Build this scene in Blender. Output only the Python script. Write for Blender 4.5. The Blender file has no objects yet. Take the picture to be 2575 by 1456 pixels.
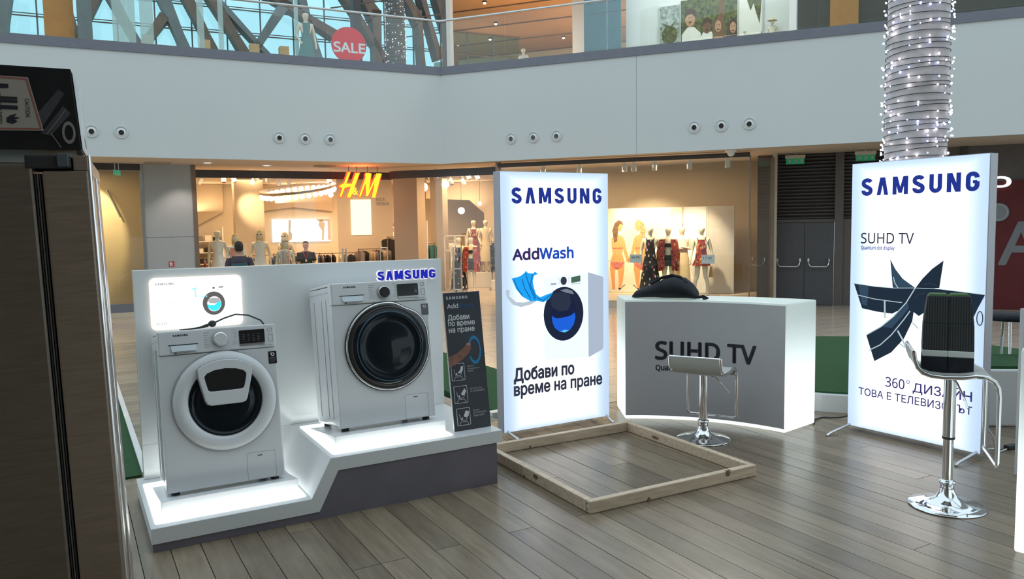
import bpy, bmesh, math, random
from mathutils import Vector, Matrix, Euler
random.seed(7)
S = bpy.context.scene
COL = S.collection
PI = math.pi
R = math.radians

# ------------------------------------------------------------------ camera, world, light, exposure
cam_d = bpy.data.cameras.new('camera'); cam = bpy.data.objects.new('camera', cam_d); COL.objects.link(cam); S.camera = cam
cam_d.sensor_width = 36.0; cam_d.lens = 1950.0 / 2575.0 * 36.0; cam_d.clip_end = 300; cam_d.clip_start = 0.05
_p = math.atan(160.0 / 1950.0); _r = .0165
_f = Vector((0, math.cos(_p), -math.sin(_p))); _r0 = Vector((1, 0, 0)); _u0 = _r0.cross(_f)
_R = math.cos(_r) * _r0 - math.sin(_r) * _u0; _U = math.sin(_r) * _r0 + math.cos(_r) * _u0
m = Matrix((_R, _U, -_f)).transposed().to_4x4(); m.translation = Vector((0, 0, 1.56)); cam.matrix_world = m

S.view_settings.view_transform = 'Standard'; S.view_settings.look = 'None'
S.view_settings.exposure = 0.0; S.view_settings.gamma = 1.0; S.view_settings.use_curve_mapping = False
W = bpy.data.worlds.new('sky'); S.world = W; W.use_nodes = True
bg = W.node_tree.nodes['Background']; bg.inputs[0].default_value = (.66, .80, .87, 1); bg.inputs[1].default_value = 1.45
S.cycles.max_bounces = 7; S.cycles.diffuse_bounces = 4; S.cycles.glossy_bounces = 4
S.cycles.transmission_bounces = 6; S.cycles.transparent_max_bounces = 12
S.cycles.caustics_reflective = False; S.cycles.caustics_refractive = False
S.cycles.sample_clamp_indirect = 6

def area(name, loc, size, power, col, direction=(0, 0, -1), sy=None):
    d = bpy.data.lights.new(name, 'AREA'); d.energy = power; d.color = col; d.size = size
    if sy: d.shape = 'RECTANGLE'; d.size_y = sy
    o = bpy.data.objects.new(name, d); COL.objects.link(o); o.location = loc
    o.rotation_euler = Vector(direction).to_track_quat('-Z', 'Y').to_euler(); return o
def spot(name, loc, target, power, col, ang=50, blend=.6, rad=.05):
    d = bpy.data.lights.new(name, 'SPOT'); d.energy = power; d.color = col; d.spot_size = R(ang); d.spot_blend = blend; d.shadow_soft_size = rad
    o = bpy.data.objects.new(name, d); COL.objects.link(o); o.location = loc
    o.rotation_euler = (Vector(target) - Vector(loc)).to_track_quat('-Z', 'Y').to_euler(); return o
WARM = (1, .66, .36)

# ------------------------------------------------------------------ frames (x right along the face, y backwards, z up)
ST_O = Vector((-1.771, 3.658, 0)); ST_A = math.atan2(.497, .868)
LF_O = Vector((-8.794, 18.305, 0)); LF_A = math.atan2(.439, .898)
RF_O = Vector((-.30, 19.6, 0)); RF_A = math.atan2(-.34, .94)
DW_O = Vector((6.0, 18.95, 0)); DW_A = math.atan2(-.37, .93)
C0 = Vector((-1.70, 19.78, 0)); FR_A = math.atan2(-.38, .925)
def fr(O, a, x, y, z=0):
    return Vector((O.x + x * math.cos(a) - y * math.sin(a), O.y + x * math.sin(a) + y * math.cos(a), z))
ST = lambda x, y, z=0: fr(ST_O, ST_A, x, y, z)
LF = lambda x, y, z=0: fr(LF_O, LF_A, x, y, z)
RF = lambda x, y, z=0: fr(RF_O, RF_A, x, y, z)
DW = lambda x, y, z=0: fr(DW_O, DW_A, x, y, z)
FL = lambda x, y, z=0: fr(C0, LF_A, x, y, z)
FR = lambda x, y, z=0: fr(C0, FR_A, x, y, z)

# ------------------------------------------------------------------ materials
def new_mat(name):
    m = bpy.data.materials.new(name); m.use_nodes = True
    return m, m.node_tree, m.node_tree.nodes['Principled BSDF']
def mat(name, col, rough=.5, metal=0, emit=None, es=1.0, var=0.0, vs=6.0, bump=0.0, bs=60.0, coat=0.0, spec=.5, trans=0.0, ior=1.45, alpha=1.0, stretch=None):
    m, nt, b = new_mat(name); N = nt.nodes; L = nt.links
    b.inputs['Base Color'].default_value = (*col, 1); b.inputs['Roughness'].default_value = rough; b.inputs['Metallic'].default_value = metal
    b.inputs['Specular IOR Level'].default_value = spec; b.inputs['Coat Weight'].default_value = coat
    b.inputs['Transmission Weight'].default_value = trans; b.inputs['IOR'].default_value = ior; b.inputs['Alpha'].default_value = alpha
    if emit: b.inputs['Emission Color'].default_value = (*emit, 1); b.inputs['Emission Strength'].default_value = es
    if var or bump:
        tc = N.new('ShaderNodeTexCoord'); mp = N.new('ShaderNodeMapping'); L.new(tc.outputs['Object'], mp.inputs[0])
        if stretch: mp.inputs['Scale'].default_value = stretch
    if var:
        n = N.new('ShaderNodeTexNoise'); n.inputs['Scale'].default_value = vs; n.inputs['Detail'].default_value = 5; L.new(mp.outputs[0], n.inputs[0])
        r = N.new('ShaderNodeValToRGB'); L.new(n.outputs[0], r.inputs[0])
        r.color_ramp.elements[0].position = .3; r.color_ramp.elements[1].position = .7
        r.color_ramp.elements[0].color = (*[c * (1 - var) for c in col], 1); r.color_ramp.elements[1].color = (*[min(1, c * (1 + var)) for c in col], 1)
        L.new(r.outputs[0], b.inputs['Base Color'])
    if bump:
        n2 = N.new('ShaderNodeTexNoise'); n2.inputs['Scale'].default_value = bs; L.new(mp.outputs[0], n2.inputs[0])
        bp = N.new('ShaderNodeBump'); bp.inputs['Strength'].default_value = bump; bp.inputs['Distance'].default_value = .01
        L.new(n2.outputs[0], bp.inputs['Height']); L.new(bp.outputs[0], b.inputs['Normal'])
    return m
def emis(name, col, s=1.0):
    return mat(name, (0, 0, 0), .6, emit=col, es=s, spec=.2)

def dots(name, base, cols, scale=9, thr=.35):
    m, nt, b = new_mat(name); N = nt.nodes; L = nt.links
    tc = N.new('ShaderNodeTexCoord'); v = N.new('ShaderNodeTexVoronoi'); v.inputs['Scale'].default_value = scale
    mp = N.new('ShaderNodeMapping'); mp.inputs['Scale'].default_value = (1, 1, .55); L.new(tc.outputs['Object'], mp.inputs[0]); L.new(mp.outputs[0], v.inputs['Vector'])
    lt = N.new('ShaderNodeMath'); lt.operation = 'LESS_THAN'; lt.inputs[1].default_value = thr; L.new(v.outputs['Distance'], lt.inputs[0])
    sx = N.new('ShaderNodeSeparateColor'); L.new(v.outputs['Color'], sx.inputs[0])
    r = N.new('ShaderNodeValToRGB'); r.color_ramp.interpolation = 'CONSTANT'; L.new(sx.outputs[0], r.inputs[0])
    r.color_ramp.elements[0].color = (*cols[0], 1)
    r.color_ramp.elements[1].position = .5; r.color_ramp.elements[1].color = (*cols[1 % len(cols)], 1)
    if len(cols) > 2: e = r.color_ramp.elements.new(.75); e.color = (*cols[2], 1)
    mx = N.new('ShaderNodeMix'); mx.data_type = 'RGBA'; mx.inputs[6].default_value = (*base, 1)
    L.new(lt.outputs[0], mx.inputs[0]); L.new(r.outputs[0], mx.inputs[7]); L.new(mx.outputs[2], b.inputs['Base Color'])
    b.inputs['Roughness'].default_value = .8
    return m

def plank_mat(name, base, stretch=(6, .5, 3), rough=.32, cvar=.22):
    m, nt, b = new_mat(name); N = nt.nodes; L = nt.links
    tc = N.new('ShaderNodeTexCoord'); mp = N.new('ShaderNodeMapping'); mp.inputs['Scale'].default_value = stretch
    oi = N.new('ShaderNodeObjectInfo'); ad = N.new('ShaderNodeVectorMath'); ad.operation = 'ADD'
    sc = N.new('ShaderNodeMath'); sc.operation = 'MULTIPLY'; sc.inputs[1].default_value = 40; L.new(oi.outputs['Random'], sc.inputs[0])
    L.new(tc.outputs['Object'], ad.inputs[0]); L.new(sc.outputs[0], ad.inputs[1]); L.new(ad.outputs[0], mp.inputs[0])
    n = N.new('ShaderNodeTexNoise'); n.inputs['Scale'].default_value = 5; n.inputs['Detail'].default_value = 7; n.inputs['Roughness'].default_value = .65; L.new(mp.outputs[0], n.inputs[0])
    r = N.new('ShaderNodeValToRGB'); L.new(n.outputs[0], r.inputs[0])
    r.color_ramp.elements[0].position = .3; r.color_ramp.elements[0].color = (*[c * .72 for c in base], 1)
    r.color_ramp.elements[1].position = .7; r.color_ramp.elements[1].color = (*[c * 1.22 for c in base], 1)
    mr = N.new('ShaderNodeMapRange'); mr.inputs[3].default_value = 1 - cvar; mr.inputs[4].default_value = 1 + cvar; L.new(oi.outputs['Random'], mr.inputs[0])
    mu = N.new('ShaderNodeVectorMath'); mu.operation = 'SCALE'; L.new(r.outputs[0], mu.inputs[0]); L.new(mr.outputs[0], mu.inputs['Scale'])
    L.new(mu.outputs[0], b.inputs['Base Color'])
    n2 = N.new('ShaderNodeTexNoise'); n2.inputs['Scale'].default_value = 3; L.new(tc.outputs['Object'], n2.inputs[0])
    m2 = N.new('ShaderNodeMapRange'); m2.inputs[3].default_value = rough - .07; m2.inputs[4].default_value = rough + .13; L.new(n2.outputs[0], m2.inputs[0]); L.new(m2.outputs[0], b.inputs['Roughness'])
    bp = N.new('ShaderNodeBump'); bp.inputs['Strength'].default_value = .12; bp.inputs['Distance'].default_value = .004; L.new(n.outputs[0], bp.inputs['Height']); L.new(bp.outputs[0], b.inputs['Normal'])
    b.inputs['Specular IOR Level'].default_value = .55
    return m

def panel_glow(name, x0, x1, z0, z1, mid, edge, s_mid, s_edge, soft=.2):
    """a back-lit sheet: its tubes stand in the middle, so the sheet gives off less at its rim"""
    m, nt, b = new_mat(name); N = nt.nodes; L = nt.links
    tc = N.new('ShaderNodeTexCoord'); sp = N.new('ShaderNodeSeparateXYZ'); L.new(tc.outputs['Object'], sp.inputs[0])
    def edge_d(out, a, c):
        p = N.new('ShaderNodeMath'); p.operation = 'SUBTRACT'; L.new(out, p.inputs[0]); p.inputs[1].default_value = a
        q = N.new('ShaderNodeMath'); q.operation = 'SUBTRACT'; q.inputs[0].default_value = c; L.new(out, q.inputs[1])
        mn = N.new('ShaderNodeMath'); mn.operation = 'MINIMUM'; L.new(p.outputs[0], mn.inputs[0]); L.new(q.outputs[0], mn.inputs[1]); return mn
    dx = edge_d(sp.outputs['X'], x0, x1); dz = edge_d(sp.outputs['Z'], z0, z1)
    h = N.new('ShaderNodeMath'); h.operation = 'MULTIPLY'; h.inputs[1].default_value = 1.8; L.new(dz.outputs[0], h.inputs[0])
    mn = N.new('ShaderNodeMath'); mn.operation = 'MINIMUM'; L.new(dx.outputs[0], mn.inputs[0]); L.new(h.outputs[0], mn.inputs[1])
    mr = N.new('ShaderNodeMapRange'); mr.interpolation_type = 'SMOOTHSTEP'; mr.inputs[1].default_value = 0; mr.inputs[2].default_value = soft; L.new(mn.outputs[0], mr.inputs[0])
    mx = N.new('ShaderNodeMix'); mx.data_type = 'RGBA'; mx.inputs[6].default_value = (*edge, 1); mx.inputs[7].default_value = (*mid, 1); L.new(mr.outputs[0], mx.inputs[0])
    ms = N.new('ShaderNodeMapRange'); ms.inputs[3].default_value = s_edge; ms.inputs[4].default_value = s_mid; L.new(mr.outputs[0], ms.inputs[0])
    L.new(mx.outputs[2], b.inputs['Emission Color']); L.new(ms.outputs[0], b.inputs['Emission Strength'])
    b.inputs['Base Color'].default_value = (.5, .52, .55, 1); b.inputs['Roughness'].default_value = .4; b.inputs['Specular IOR Level'].default_value = .3
    return m

def glass_mat(name, tint=(.9, .97, .96), refl=.12):
    m = bpy.data.materials.new(name); m.use_nodes = True; nt = m.node_tree; N = nt.nodes; L = nt.links; N.clear()
    o = N.new('ShaderNodeOutputMaterial'); t = N.new('ShaderNodeBsdfTransparent'); t.inputs[0].default_value = (*tint, 1)
    g = N.new('ShaderNodeBsdfGlossy'); g.inputs['Roughness'].default_value = .02; g.inputs[0].default_value = (1, 1, 1, 1)
    fz = N.new('ShaderNodeFresnel'); fz.inputs[0].default_value = 1.5; ge = N.new('ShaderNodeNewGeometry')
    ma = N.new('ShaderNodeMath'); ma.operation = 'ADD'; ma.inputs[1].default_value = refl; L.new(fz.outputs[0], ma.inputs[0])
    bf = N.new('ShaderNodeMath'); bf.operation = 'SUBTRACT'; bf.inputs[0].default_value = 1; L.new(ge.outputs['Backfacing'], bf.inputs[1])
    ml = N.new('ShaderNodeMath'); ml.operation = 'MULTIPLY'; ml.use_clamp = True; L.new(ma.outputs[0], ml.inputs[0]); L.new(bf.outputs[0], ml.inputs[1])
    mx = N.new('ShaderNodeMixShader'); L.new(ml.outputs[0], mx.inputs[0]); L.new(t.outputs[0], mx.inputs[1]); L.new(g.outputs[0], mx.inputs[2]); L.new(mx.outputs[0], o.inputs[0])
    return m

M = {}
M['white'] = mat('white_lacquer', (.72, .73, .74), .28, var=.03, vs=2, coat=.2)
M['gloss'] = mat('white_gloss_board', (.74, .76, .76), .18, var=.02, vs=2, coat=.3)
M['purple'] = mat('grey_violet_board', (.16, .145, .175), .5, var=.08, vs=5)
M['enamel'] = mat('white_enamel', (.70, .71, .73), .25, var=.02, vs=3, coat=.4)
M['enamel2'] = mat('white_plastic', (.73, .74, .76), .32, var=.02, vs=3)
M['seam'] = mat('seam_grey', (.25, .28, .30), .6, var=.05)
M['black_gloss'] = mat('black_gloss', (.012, .014, .017), .06, coat=.6, var=.1, vs=4)
M['bowl'] = mat('dark_bowl_glass', (.004, .009, .014), .05, coat=.15, spec=.25, var=.2, vs=3)
M['rubber'] = mat('dark_rubber', (.03, .032, .035), .55, var=.1)
M['chrome'] = mat('chrome', (.78, .79, .80), .07, 1, var=.02)
M['steel'] = mat('satin_steel', (.55, .56, .57), .28, 1, var=.05)
M['print_grey'] = mat('print_grey', (.16, .17, .19), .6, var=.05)
M['print_dark'] = mat('print_dark', (.02, .022, .03), .6, var=.05)
M['print_mid'] = mat('print_mid_grey', (.42, .43, .45), .6, var=.05)
M['pl'] = plank_mat('deck_plank_wood', (.215, .165, .115), rough=.25)
M['pl2'] = plank_mat('walk_plank_wood', (.24, .20, .155), (.6, 6, 3))
M['pine'] = plank_mat('raw_pine', (.62, .49, .36), (1.2, 9, 9), .6, .06)
M['knot'] = mat('pine_knot', (.20, .11, .06), .7, var=.3, vs=60)
M['turf'] = mat('artificial_grass', (.022, .090, .026), .9, var=.35, vs=140, bump=1.0, bs=260)
M['wall'] = mat('painted_fascia', (.60, .63, .64), .55, var=.02, vs=.4)
M['band'] = mat('grey_band', (.17, .18, .22), .45, var=.04)
M['soffit'] = mat('soffit_beige', (.62, .52, .42), .7, var=.04, vs=.8)
M['beige'] = mat('shop_beige', (.56, .48, .38), .7, var=.04, vs=.7)
M['beige2'] = mat('shop_beige_dark', (.42, .34, .26), .7, var=.05, vs=.7)
M['ochre'] = mat('shop_ochre', (.52, .44, .30), .7, var=.05, vs=.7)
M['pillar'] = mat('pilaster_grey_panel', (.40, .42, .43), .35, var=.03)
M['darkframe'] = mat('dark_frame', (.06, .055, .055), .45, var=.08)
M['bronze'] = mat('bronze_frame', (.26, .19, .14), .4, .6, var=.06)
M['tile'] = None
M['louver'] = mat('louver_brown_grey', (.13, .115, .11), .45, .3, var=.06)
M['door'] = mat('door_grey', (.085, .085, .095), .5, var=.05)
M['glass'] = glass_mat('clear_glass', (.95, .98, .97), .04)
M['railglass'] = glass_mat('railing_glass', (.93, .96, .96), .03)
M['skyglass'] = glass_mat('tinted_skylight_glass', (.70, .90, .93), .02)
M['tealglass'] = mat('teal_glass_panel', (.07, .16, .19), .12, var=.06, coat=.5)
M['black_cloth'] = mat('black_fabric', (.012, .015, .022), .85, var=.3, vs=20, bump=.5, bs=90)
M['manneq'] = mat('mannequin_cream', (.74, .65, .50), .4, var=.03)
M['skin'] = mat('skin', (.52, .30, .20), .55, var=.06)
M['hair'] = mat('dark_hair', (.02, .014, .01), .6, var=.3, vs=60)
M['blonde'] = mat('blonde_hair', (.62, .46, .22), .6, var=.25, vs=60)
M['lit_white'] = emis('lit_white', (1, .98, .95), 2.2)
M['fridge'] = mat('brushed_dark_steel', (.26, .225, .195), .33, .75, var=.10, vs=9, stretch=(1, 1, 12), bump=.05, bs=140)
M['fridge_door'] = mat('brushed_bronze_steel', (.42, .345, .29), .33, .75, var=.12, vs=9, stretch=(1, 1, 12), bump=.05, bs=140)

def tile_mat():
    m, nt, b = new_mat('mall_tiles'); N = nt.nodes; L = nt.links
    tc = N.new('ShaderNodeTexCoord'); mp = N.new('ShaderNodeMapping'); mp.inputs['Rotation'].default_value = (0, 0, -LF_A); L.new(tc.outputs['Object'], mp.inputs[0])
    br = N.new('ShaderNodeTexBrick'); br.offset = .5; br.inputs['Scale'].default_value = 1; br.inputs['Brick Width'].default_value = .9; br.inputs['Row Height'].default_value = .45
    br.inputs['Mortar Size'].default_value = .008; br.inputs['Color1'].default_value = (.50, .42, .34, 1); br.inputs['Color2'].default_value = (.44, .37, .30, 1); br.inputs['Mortar'].default_value = (.2, .16, .13, 1)
    L.new(mp.outputs[0], br.inputs[0]); L.new(br.outputs[0], b.inputs['Base Color']); b.inputs['Roughness'].default_value = .16
    return m
M['tile'] = tile_mat()

# ------------------------------------------------------------------ mesh builder
class MB:
    def __init__(s): s.v = []; s.f = []; s.mi = []; s.sm = []; s.T = Matrix.Identity(4); s.m = 0; s.smooth = False
    def add(s, vs, fs, smooth=None):
        n = len(s.v); s.v += [tuple(s.T @ Vector(p)) for p in vs]
        for f in fs: s.f.append(tuple(i + n for i in f)); s.mi.append(s.m); s.sm.append(s.smooth if smooth is None else smooth)
        return s
    def box(s, x0, x1, y0, y1, z0, z1):
        v = [(x, y, z) for z in (z0, z1) for y in (y0, y1) for x in (x0, x1)]
        return s.add(v, [(0, 2, 3, 1), (4, 5, 7, 6), (0, 1, 5, 4), (2, 6, 7, 3), (0, 4, 6, 2), (1, 3, 7, 5)])
    def prism_y(s, poly, y0, y1, smooth=False):      # poly in (x,z)
        n = len(poly); a = sum(poly[i][0] * poly[(i + 1) % n][1] - poly[(i + 1) % n][0] * poly[i][1] for i in range(n))
        if a < 0: poly = poly[::-1]
        v = [(p[0], y0, p[1]) for p in poly] + [(p[0], y1, p[1]) for p in poly]
        s.add(v, [tuple(range(n)), tuple(range(2 * n - 1, n - 1, -1))], False)
        s.f += [(len(s.v) - 2 * n + i, len(s.v) - n + i, len(s.v) - n + (i + 1) % n, len(s.v) - 2 * n + (i + 1) % n) for i in range(n)]
        s.mi += [s.m] * n; s.sm += [smooth] * n; return s
    def prism_z(s, poly, z0, z1):
        n = len(poly); a = sum(poly[i][0] * poly[(i + 1) % n][1] - poly[(i + 1) % n][0] * poly[i][1] for i in range(n))
        if a < 0: poly = poly[::-1]
        v = [(p[0], p[1], z0) for p in poly] + [(p[0], p[1], z1) for p in poly]
        return s.add(v, [tuple(range(n - 1, -1, -1)), tuple(range(n, 2 * n))] + [(i, (i + 1) % n, n + (i + 1) % n, n + i) for i in range(n)], False)
    def ring_y(s, outer, inner, y0, y1):             # frame between two polygons with equal point count
        n = len(outer); v = [(p[0], y0, p[1]) for p in outer] + [(p[0], y0, p[1]) for p in inner] + [(p[0], y1, p[1]) for p in outer] + [(p[0], y1, p[1]) for p in inner]
        F = []
        for i in range(n):
            j = (i + 1) % n
            F += [(i, j, n + j, n + i), (2 * n + j, 2 * n + i, 3 * n + i, 3 * n + j), (j, i, 2 * n + i, 2 * n + j), (n + i, n + j, 3 * n + j, 3 * n + i)]
        return s.add(v, F)
    def tube(s, pts, r, n=10, closed=False, cap=True):
        P = [Vector(p) for p in pts]; k = len(P); rings = []; prev = None
        for i in range(k):
            if closed: t = P[(i + 1) % k] - P[i - 1]
            else: t = P[min(i + 1, k - 1)] - P[max(i - 1, 0)]
            t.normalize()
            if prev is None: a = Vector((0, 0, 1)) if abs(t.z) < .9 else Vector((1, 0, 0)); nx = t.cross(a).normalized()
            else: nx = (prev - t * prev.dot(t)).normalized()
            prev = nx; ny = t.cross(nx); rr = r[i] if isinstance(r, (list, tuple)) else r
            rings.append([P[i] + (nx * math.cos(2 * PI * j / n) + ny * math.sin(2 * PI * j / n)) * rr for j in range(n)])
        v = [p for g in rings for p in g]; F = []
        for i in range(k if closed else k - 1):
            a = i * n; b = ((i + 1) % k) * n
            F += [(a + j, a + (j + 1) % n, b + (j + 1) % n, b + j) for j in range(n)]
        s.add(v, F, True)
        if cap and not closed: s.add(rings[0], [tuple(range(n - 1, -1, -1))], False); s.add(rings[-1], [tuple(range(n))], False)
        return s
    def lathe(s, prof, n=24, axis='z', c=(0, 0, 0), closed=False):    # prof (r, h)
        v = []; k = len(prof)
        for r, h in prof:
            for j in range(n):
                a = 2 * PI * j / n; x, y = r * math.cos(a), r * math.sin(a)
                v.append((c[0] + x, c[1] + y, c[2] + h) if axis == 'z' else (c[0] + x, c[1] + h, c[2] - y))
        F = [(i * n + j, i * n + (j + 1) % n, (i + 1) * n + (j + 1) % n, (i + 1) * n + j) for i in range(k - 1) for j in range(n)]
        s.add(v, F, True)
        if prof[0][0] > 1e-4: pass
        return s
    def disc_y(s, cx, cz, r, y0, y1, n=28):
        return s.prism_y([(cx + r * math.cos(2 * PI * i / n), cz + r * math.sin(2 * PI * i / n)) for i in range(n)], y0, y1, True)
    def cyl(s, x, y, r, z0, z1, n=20): return s.tube([(x, y, z0), (x, y, z1)], r, n)
    def ball(s, c, r, n=10, m=7, sc=(1, 1, 1)):
        v = []; F = []
        for i in range(m + 1):
            t = PI * i / m
            for j in range(n): a = 2 * PI * j / n; v.append((c[0] + r * sc[0] * math.sin(t) * math.cos(a), c[1] + r * sc[1] * math.sin(t) * math.sin(a), c[2] + r * sc[2] * math.cos(t)))
        F = [(i * n + j, (i + 1) * n + j, (i + 1) * n + (j + 1) % n, i * n + (j + 1) % n) for i in range(m) for j in range(n)]
        return s.add(v, F, True)
    def loft(s, rings, n=16, cap=True):              # rings (cx, cy, z, rx, ry)
        v = []
        for cx, cy, z, rx, ry in rings: v += [(cx + rx * math.cos(2 * PI * j / n), cy + ry * math.sin(2 * PI * j / n), z) for j in range(n)]
        k = len(rings); s.add(v, [(i * n + j, i * n + (j + 1) % n, (i + 1) * n + (j + 1) % n, (i + 1) * n + j) for i in range(k - 1) for j in range(n)], True)
        if cap:
            s.add(v[:n], [tuple(range(n - 1, -1, -1))], False); s.add(v[-n:], [tuple(range(n))], False)
        return s
    def mesh(s, name, mats):
        me = bpy.data.meshes.new(name); me.from_pydata(s.v, [], s.f)
        for mm in (mats if isinstance(mats, (list, tuple)) else [mats]): me.materials.append(mm)
        me.polygons.foreach_set('material_index', s.mi); me.polygons.foreach_set('use_smooth', s.sm); me.update(); return me
    def build(s, name, mats, parent=None, loc=None, rz=None, bevel=0, seg=2):
        me = s.mesh(name, mats)
        if bevel:
            b = bmesh.new(); b.from_mesh(me); bmesh.ops.remove_doubles(b, verts=b.verts, dist=1e-5)
            es = [e for e in b.edges if len(e.link_faces) == 2 and e.calc_face_angle(0) > .6]
            bmesh.ops.bevel(b, geom=es, offset=bevel, segments=seg, profile=.6, affect='EDGES'); b.to_mesh(me); b.free()
        o = bpy.data.objects.new(name, me); COL.objects.link(o)
        if parent: o.parent = parent
        if loc is not None: o.location = loc
        if rz is not None: o.rotation_euler = (0, 0, rz)
        return o
def tag(o, label=None, cat=None, group=None, kind=None):
    if label: o['label'] = label
    if cat: o['category'] = cat
    if group: o['group'] = group
    if kind: o['kind'] = kind
    return o
def thing(name, label, cat, loc=(0, 0, 0), rz=0, group=None, rot=None):
    o = bpy.data.objects.new(name, None); COL.objects.link(o); o.location = loc; o.rotation_euler = rot if rot else (0, 0, rz); o.empty_display_size = .1
    return tag(o, label, cat, group)
def struct(o): o['kind'] = 'structure'; return o
def copy_tree(o, parent=None):
    c = o.copy(); COL.objects.link(c); c.parent = parent
    for ch in list(o.children): copy_tree(ch, c)
    return c
def rrect(x0, x1, z0, z1, r, n=5):
    P = []
    for cx, cz, a in ((x1 - r, z0 + r, -90), (x1 - r, z1 - r, 0), (x0 + r, z1 - r, 90), (x0 + r, z0 + r, 180)):
        P += [(cx + r * math.cos(R(a + 90 * i / n)), cz + r * math.sin(R(a + 90 * i / n))) for i in range(n + 1)]
    return P

_tc = {}
from mathutils.geometry import tessellate_polygon
def sans(t):      # plain sans-serif letter forms
    o = ''
    for c in t:
        if 'A' <= c <= 'Z': o += chr(0x1D5A0 + ord(c) - 65)
        elif 'a' <= c <= 'z': o += chr(0x1D5BA + ord(c) - 97)
        elif '0' <= c <= '9': o += chr(0x1D7E2 + ord(c) - 48)
        else: o += c
    return o
def text_verts(body, bold=0.0, res=3):
    if body in _tc: return _tc[body]
    c = bpy.data.curves.new('t', 'FONT'); c.body = sans(body); c.resolution_u = res; c.fill_mode = 'NONE'
    o = bpy.data.objects.new('t', c); COL.objects.link(o); bpy.context.view_layer.update()
    me = bpy.data.meshes.new_from_object(o, depsgraph=bpy.context.evaluated_depsgraph_get())
    V = [Vector(v.co) for v in me.vertices]; nb = {}
    for e in me.edges: nb.setdefault(e.vertices[0], []).append(e.vertices[1]); nb.setdefault(e.vertices[1], []).append(e.vertices[0])
    bpy.data.objects.remove(o); bpy.data.curves.remove(c); bpy.data.meshes.remove(me)
    seen = set(); loops = []
    for i in sorted(nb):
        if i in seen: continue
        L = [i]; seen.add(i); p, q = None, i
        while True:
            nx = [k for k in nb[q] if k not in seen]
            if not nx: break
            q = min(nx) if len(L) == 1 else nx[0]; L.append(q); seen.add(q)
        if len(L) > 2: loops.append([V[k] for k in L])
    def ar(L): return sum(L[k].x * L[(k + 1) % len(L)].y - L[(k + 1) % len(L)].x * L[k].y for k in range(len(L))) / 2
    def inside(p, L):
        r = False
        for k in range(len(L)):
            a_, b_ = L[k], L[(k + 1) % len(L)]
            if (a_.y > p.y) != (b_.y > p.y) and p.x < (b_.x - a_.x) * (p.y - a_.y) / (b_.y - a_.y) + a_.x: r = not r
        return r
    A = [ar(L) for L in loops]; big = A[max(range(len(A)), key=lambda k: abs(A[k]))]
    outs = [i for i in range(len(A)) if A[i] * big > 0]; holes = {i: [] for i in outs}
    for i in range(len(A)):
        if i in outs: continue
        cand = [k for k in outs if inside(loops[i][0], loops[k])]
        if cand: holes[min(cand, key=lambda k: abs(A[k]))].append(i)
    vs, fs = [], []
    for i in outs:
        P = [loops[i]] + [loops[h] for h in holes[i]]; flat = [v for l in P for v in l]; n0 = len(vs)
        for t_ in tessellate_polygon([[Vector((v.x, v.y, 0)) for v in l] for l in P]):
            a_, b_, c_ = (flat[k] for k in t_)
            if (b_ - a_).to_2d().cross((c_ - a_).to_2d()) < 0: t_ = (t_[0], t_[2], t_[1])
            fs.append(tuple(n0 + k for k in t_))
        vs += [(v.x, v.y, 0) for v in flat]
    _tc[body] = (vs, fs); return vs, fs
def put_text(mb, body, x0, x1, z0, z1, y, bold=0.0, fn=None, th=0.0015, flip=False):
    """lettering fitted to a box on an x-z face that looks along -y"""
    vs, fs = text_verts(body, 0.0)
    ax, bx = min(v[0] for v in vs), max(v[0] for v in vs); az, bz = min(v[1] for v in vs), max(v[1] for v in vs)
    def P(v, yy):
        x = (v[0] - ax) / (bx - ax); x = 1 - x if flip else x
        x = x0 + x * (x1 - x0); z = z0 + (v[1] - az) / (bz - az) * (z1 - z0); q = (x, yy, z); return fn(q) if fn else q
    mb.add([P(v, y) for v in vs], fs, False)
    if bold:                                     # heavier strokes: the same glyphs again, nudged all round
        h = bold * (z1 - z0) * 1.3
        for k, a in enumerate(range(0, 360, 45)):
            dx, dz = h * math.cos(R(a)), h * math.sin(R(a)); q = []
            for v in vs:
                x = (v[0] - ax) / (bx - ax); x = 1 - x if flip else x
                p_ = (x0 + x * (x1 - x0) + dx, y + .00004 * (k + 1), z0 + (v[1] - az) / (bz - az) * (z1 - z0) + dz); q.append(fn(p_) if fn else p_)
            mb.add(q, fs, False)
    return mb
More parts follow.
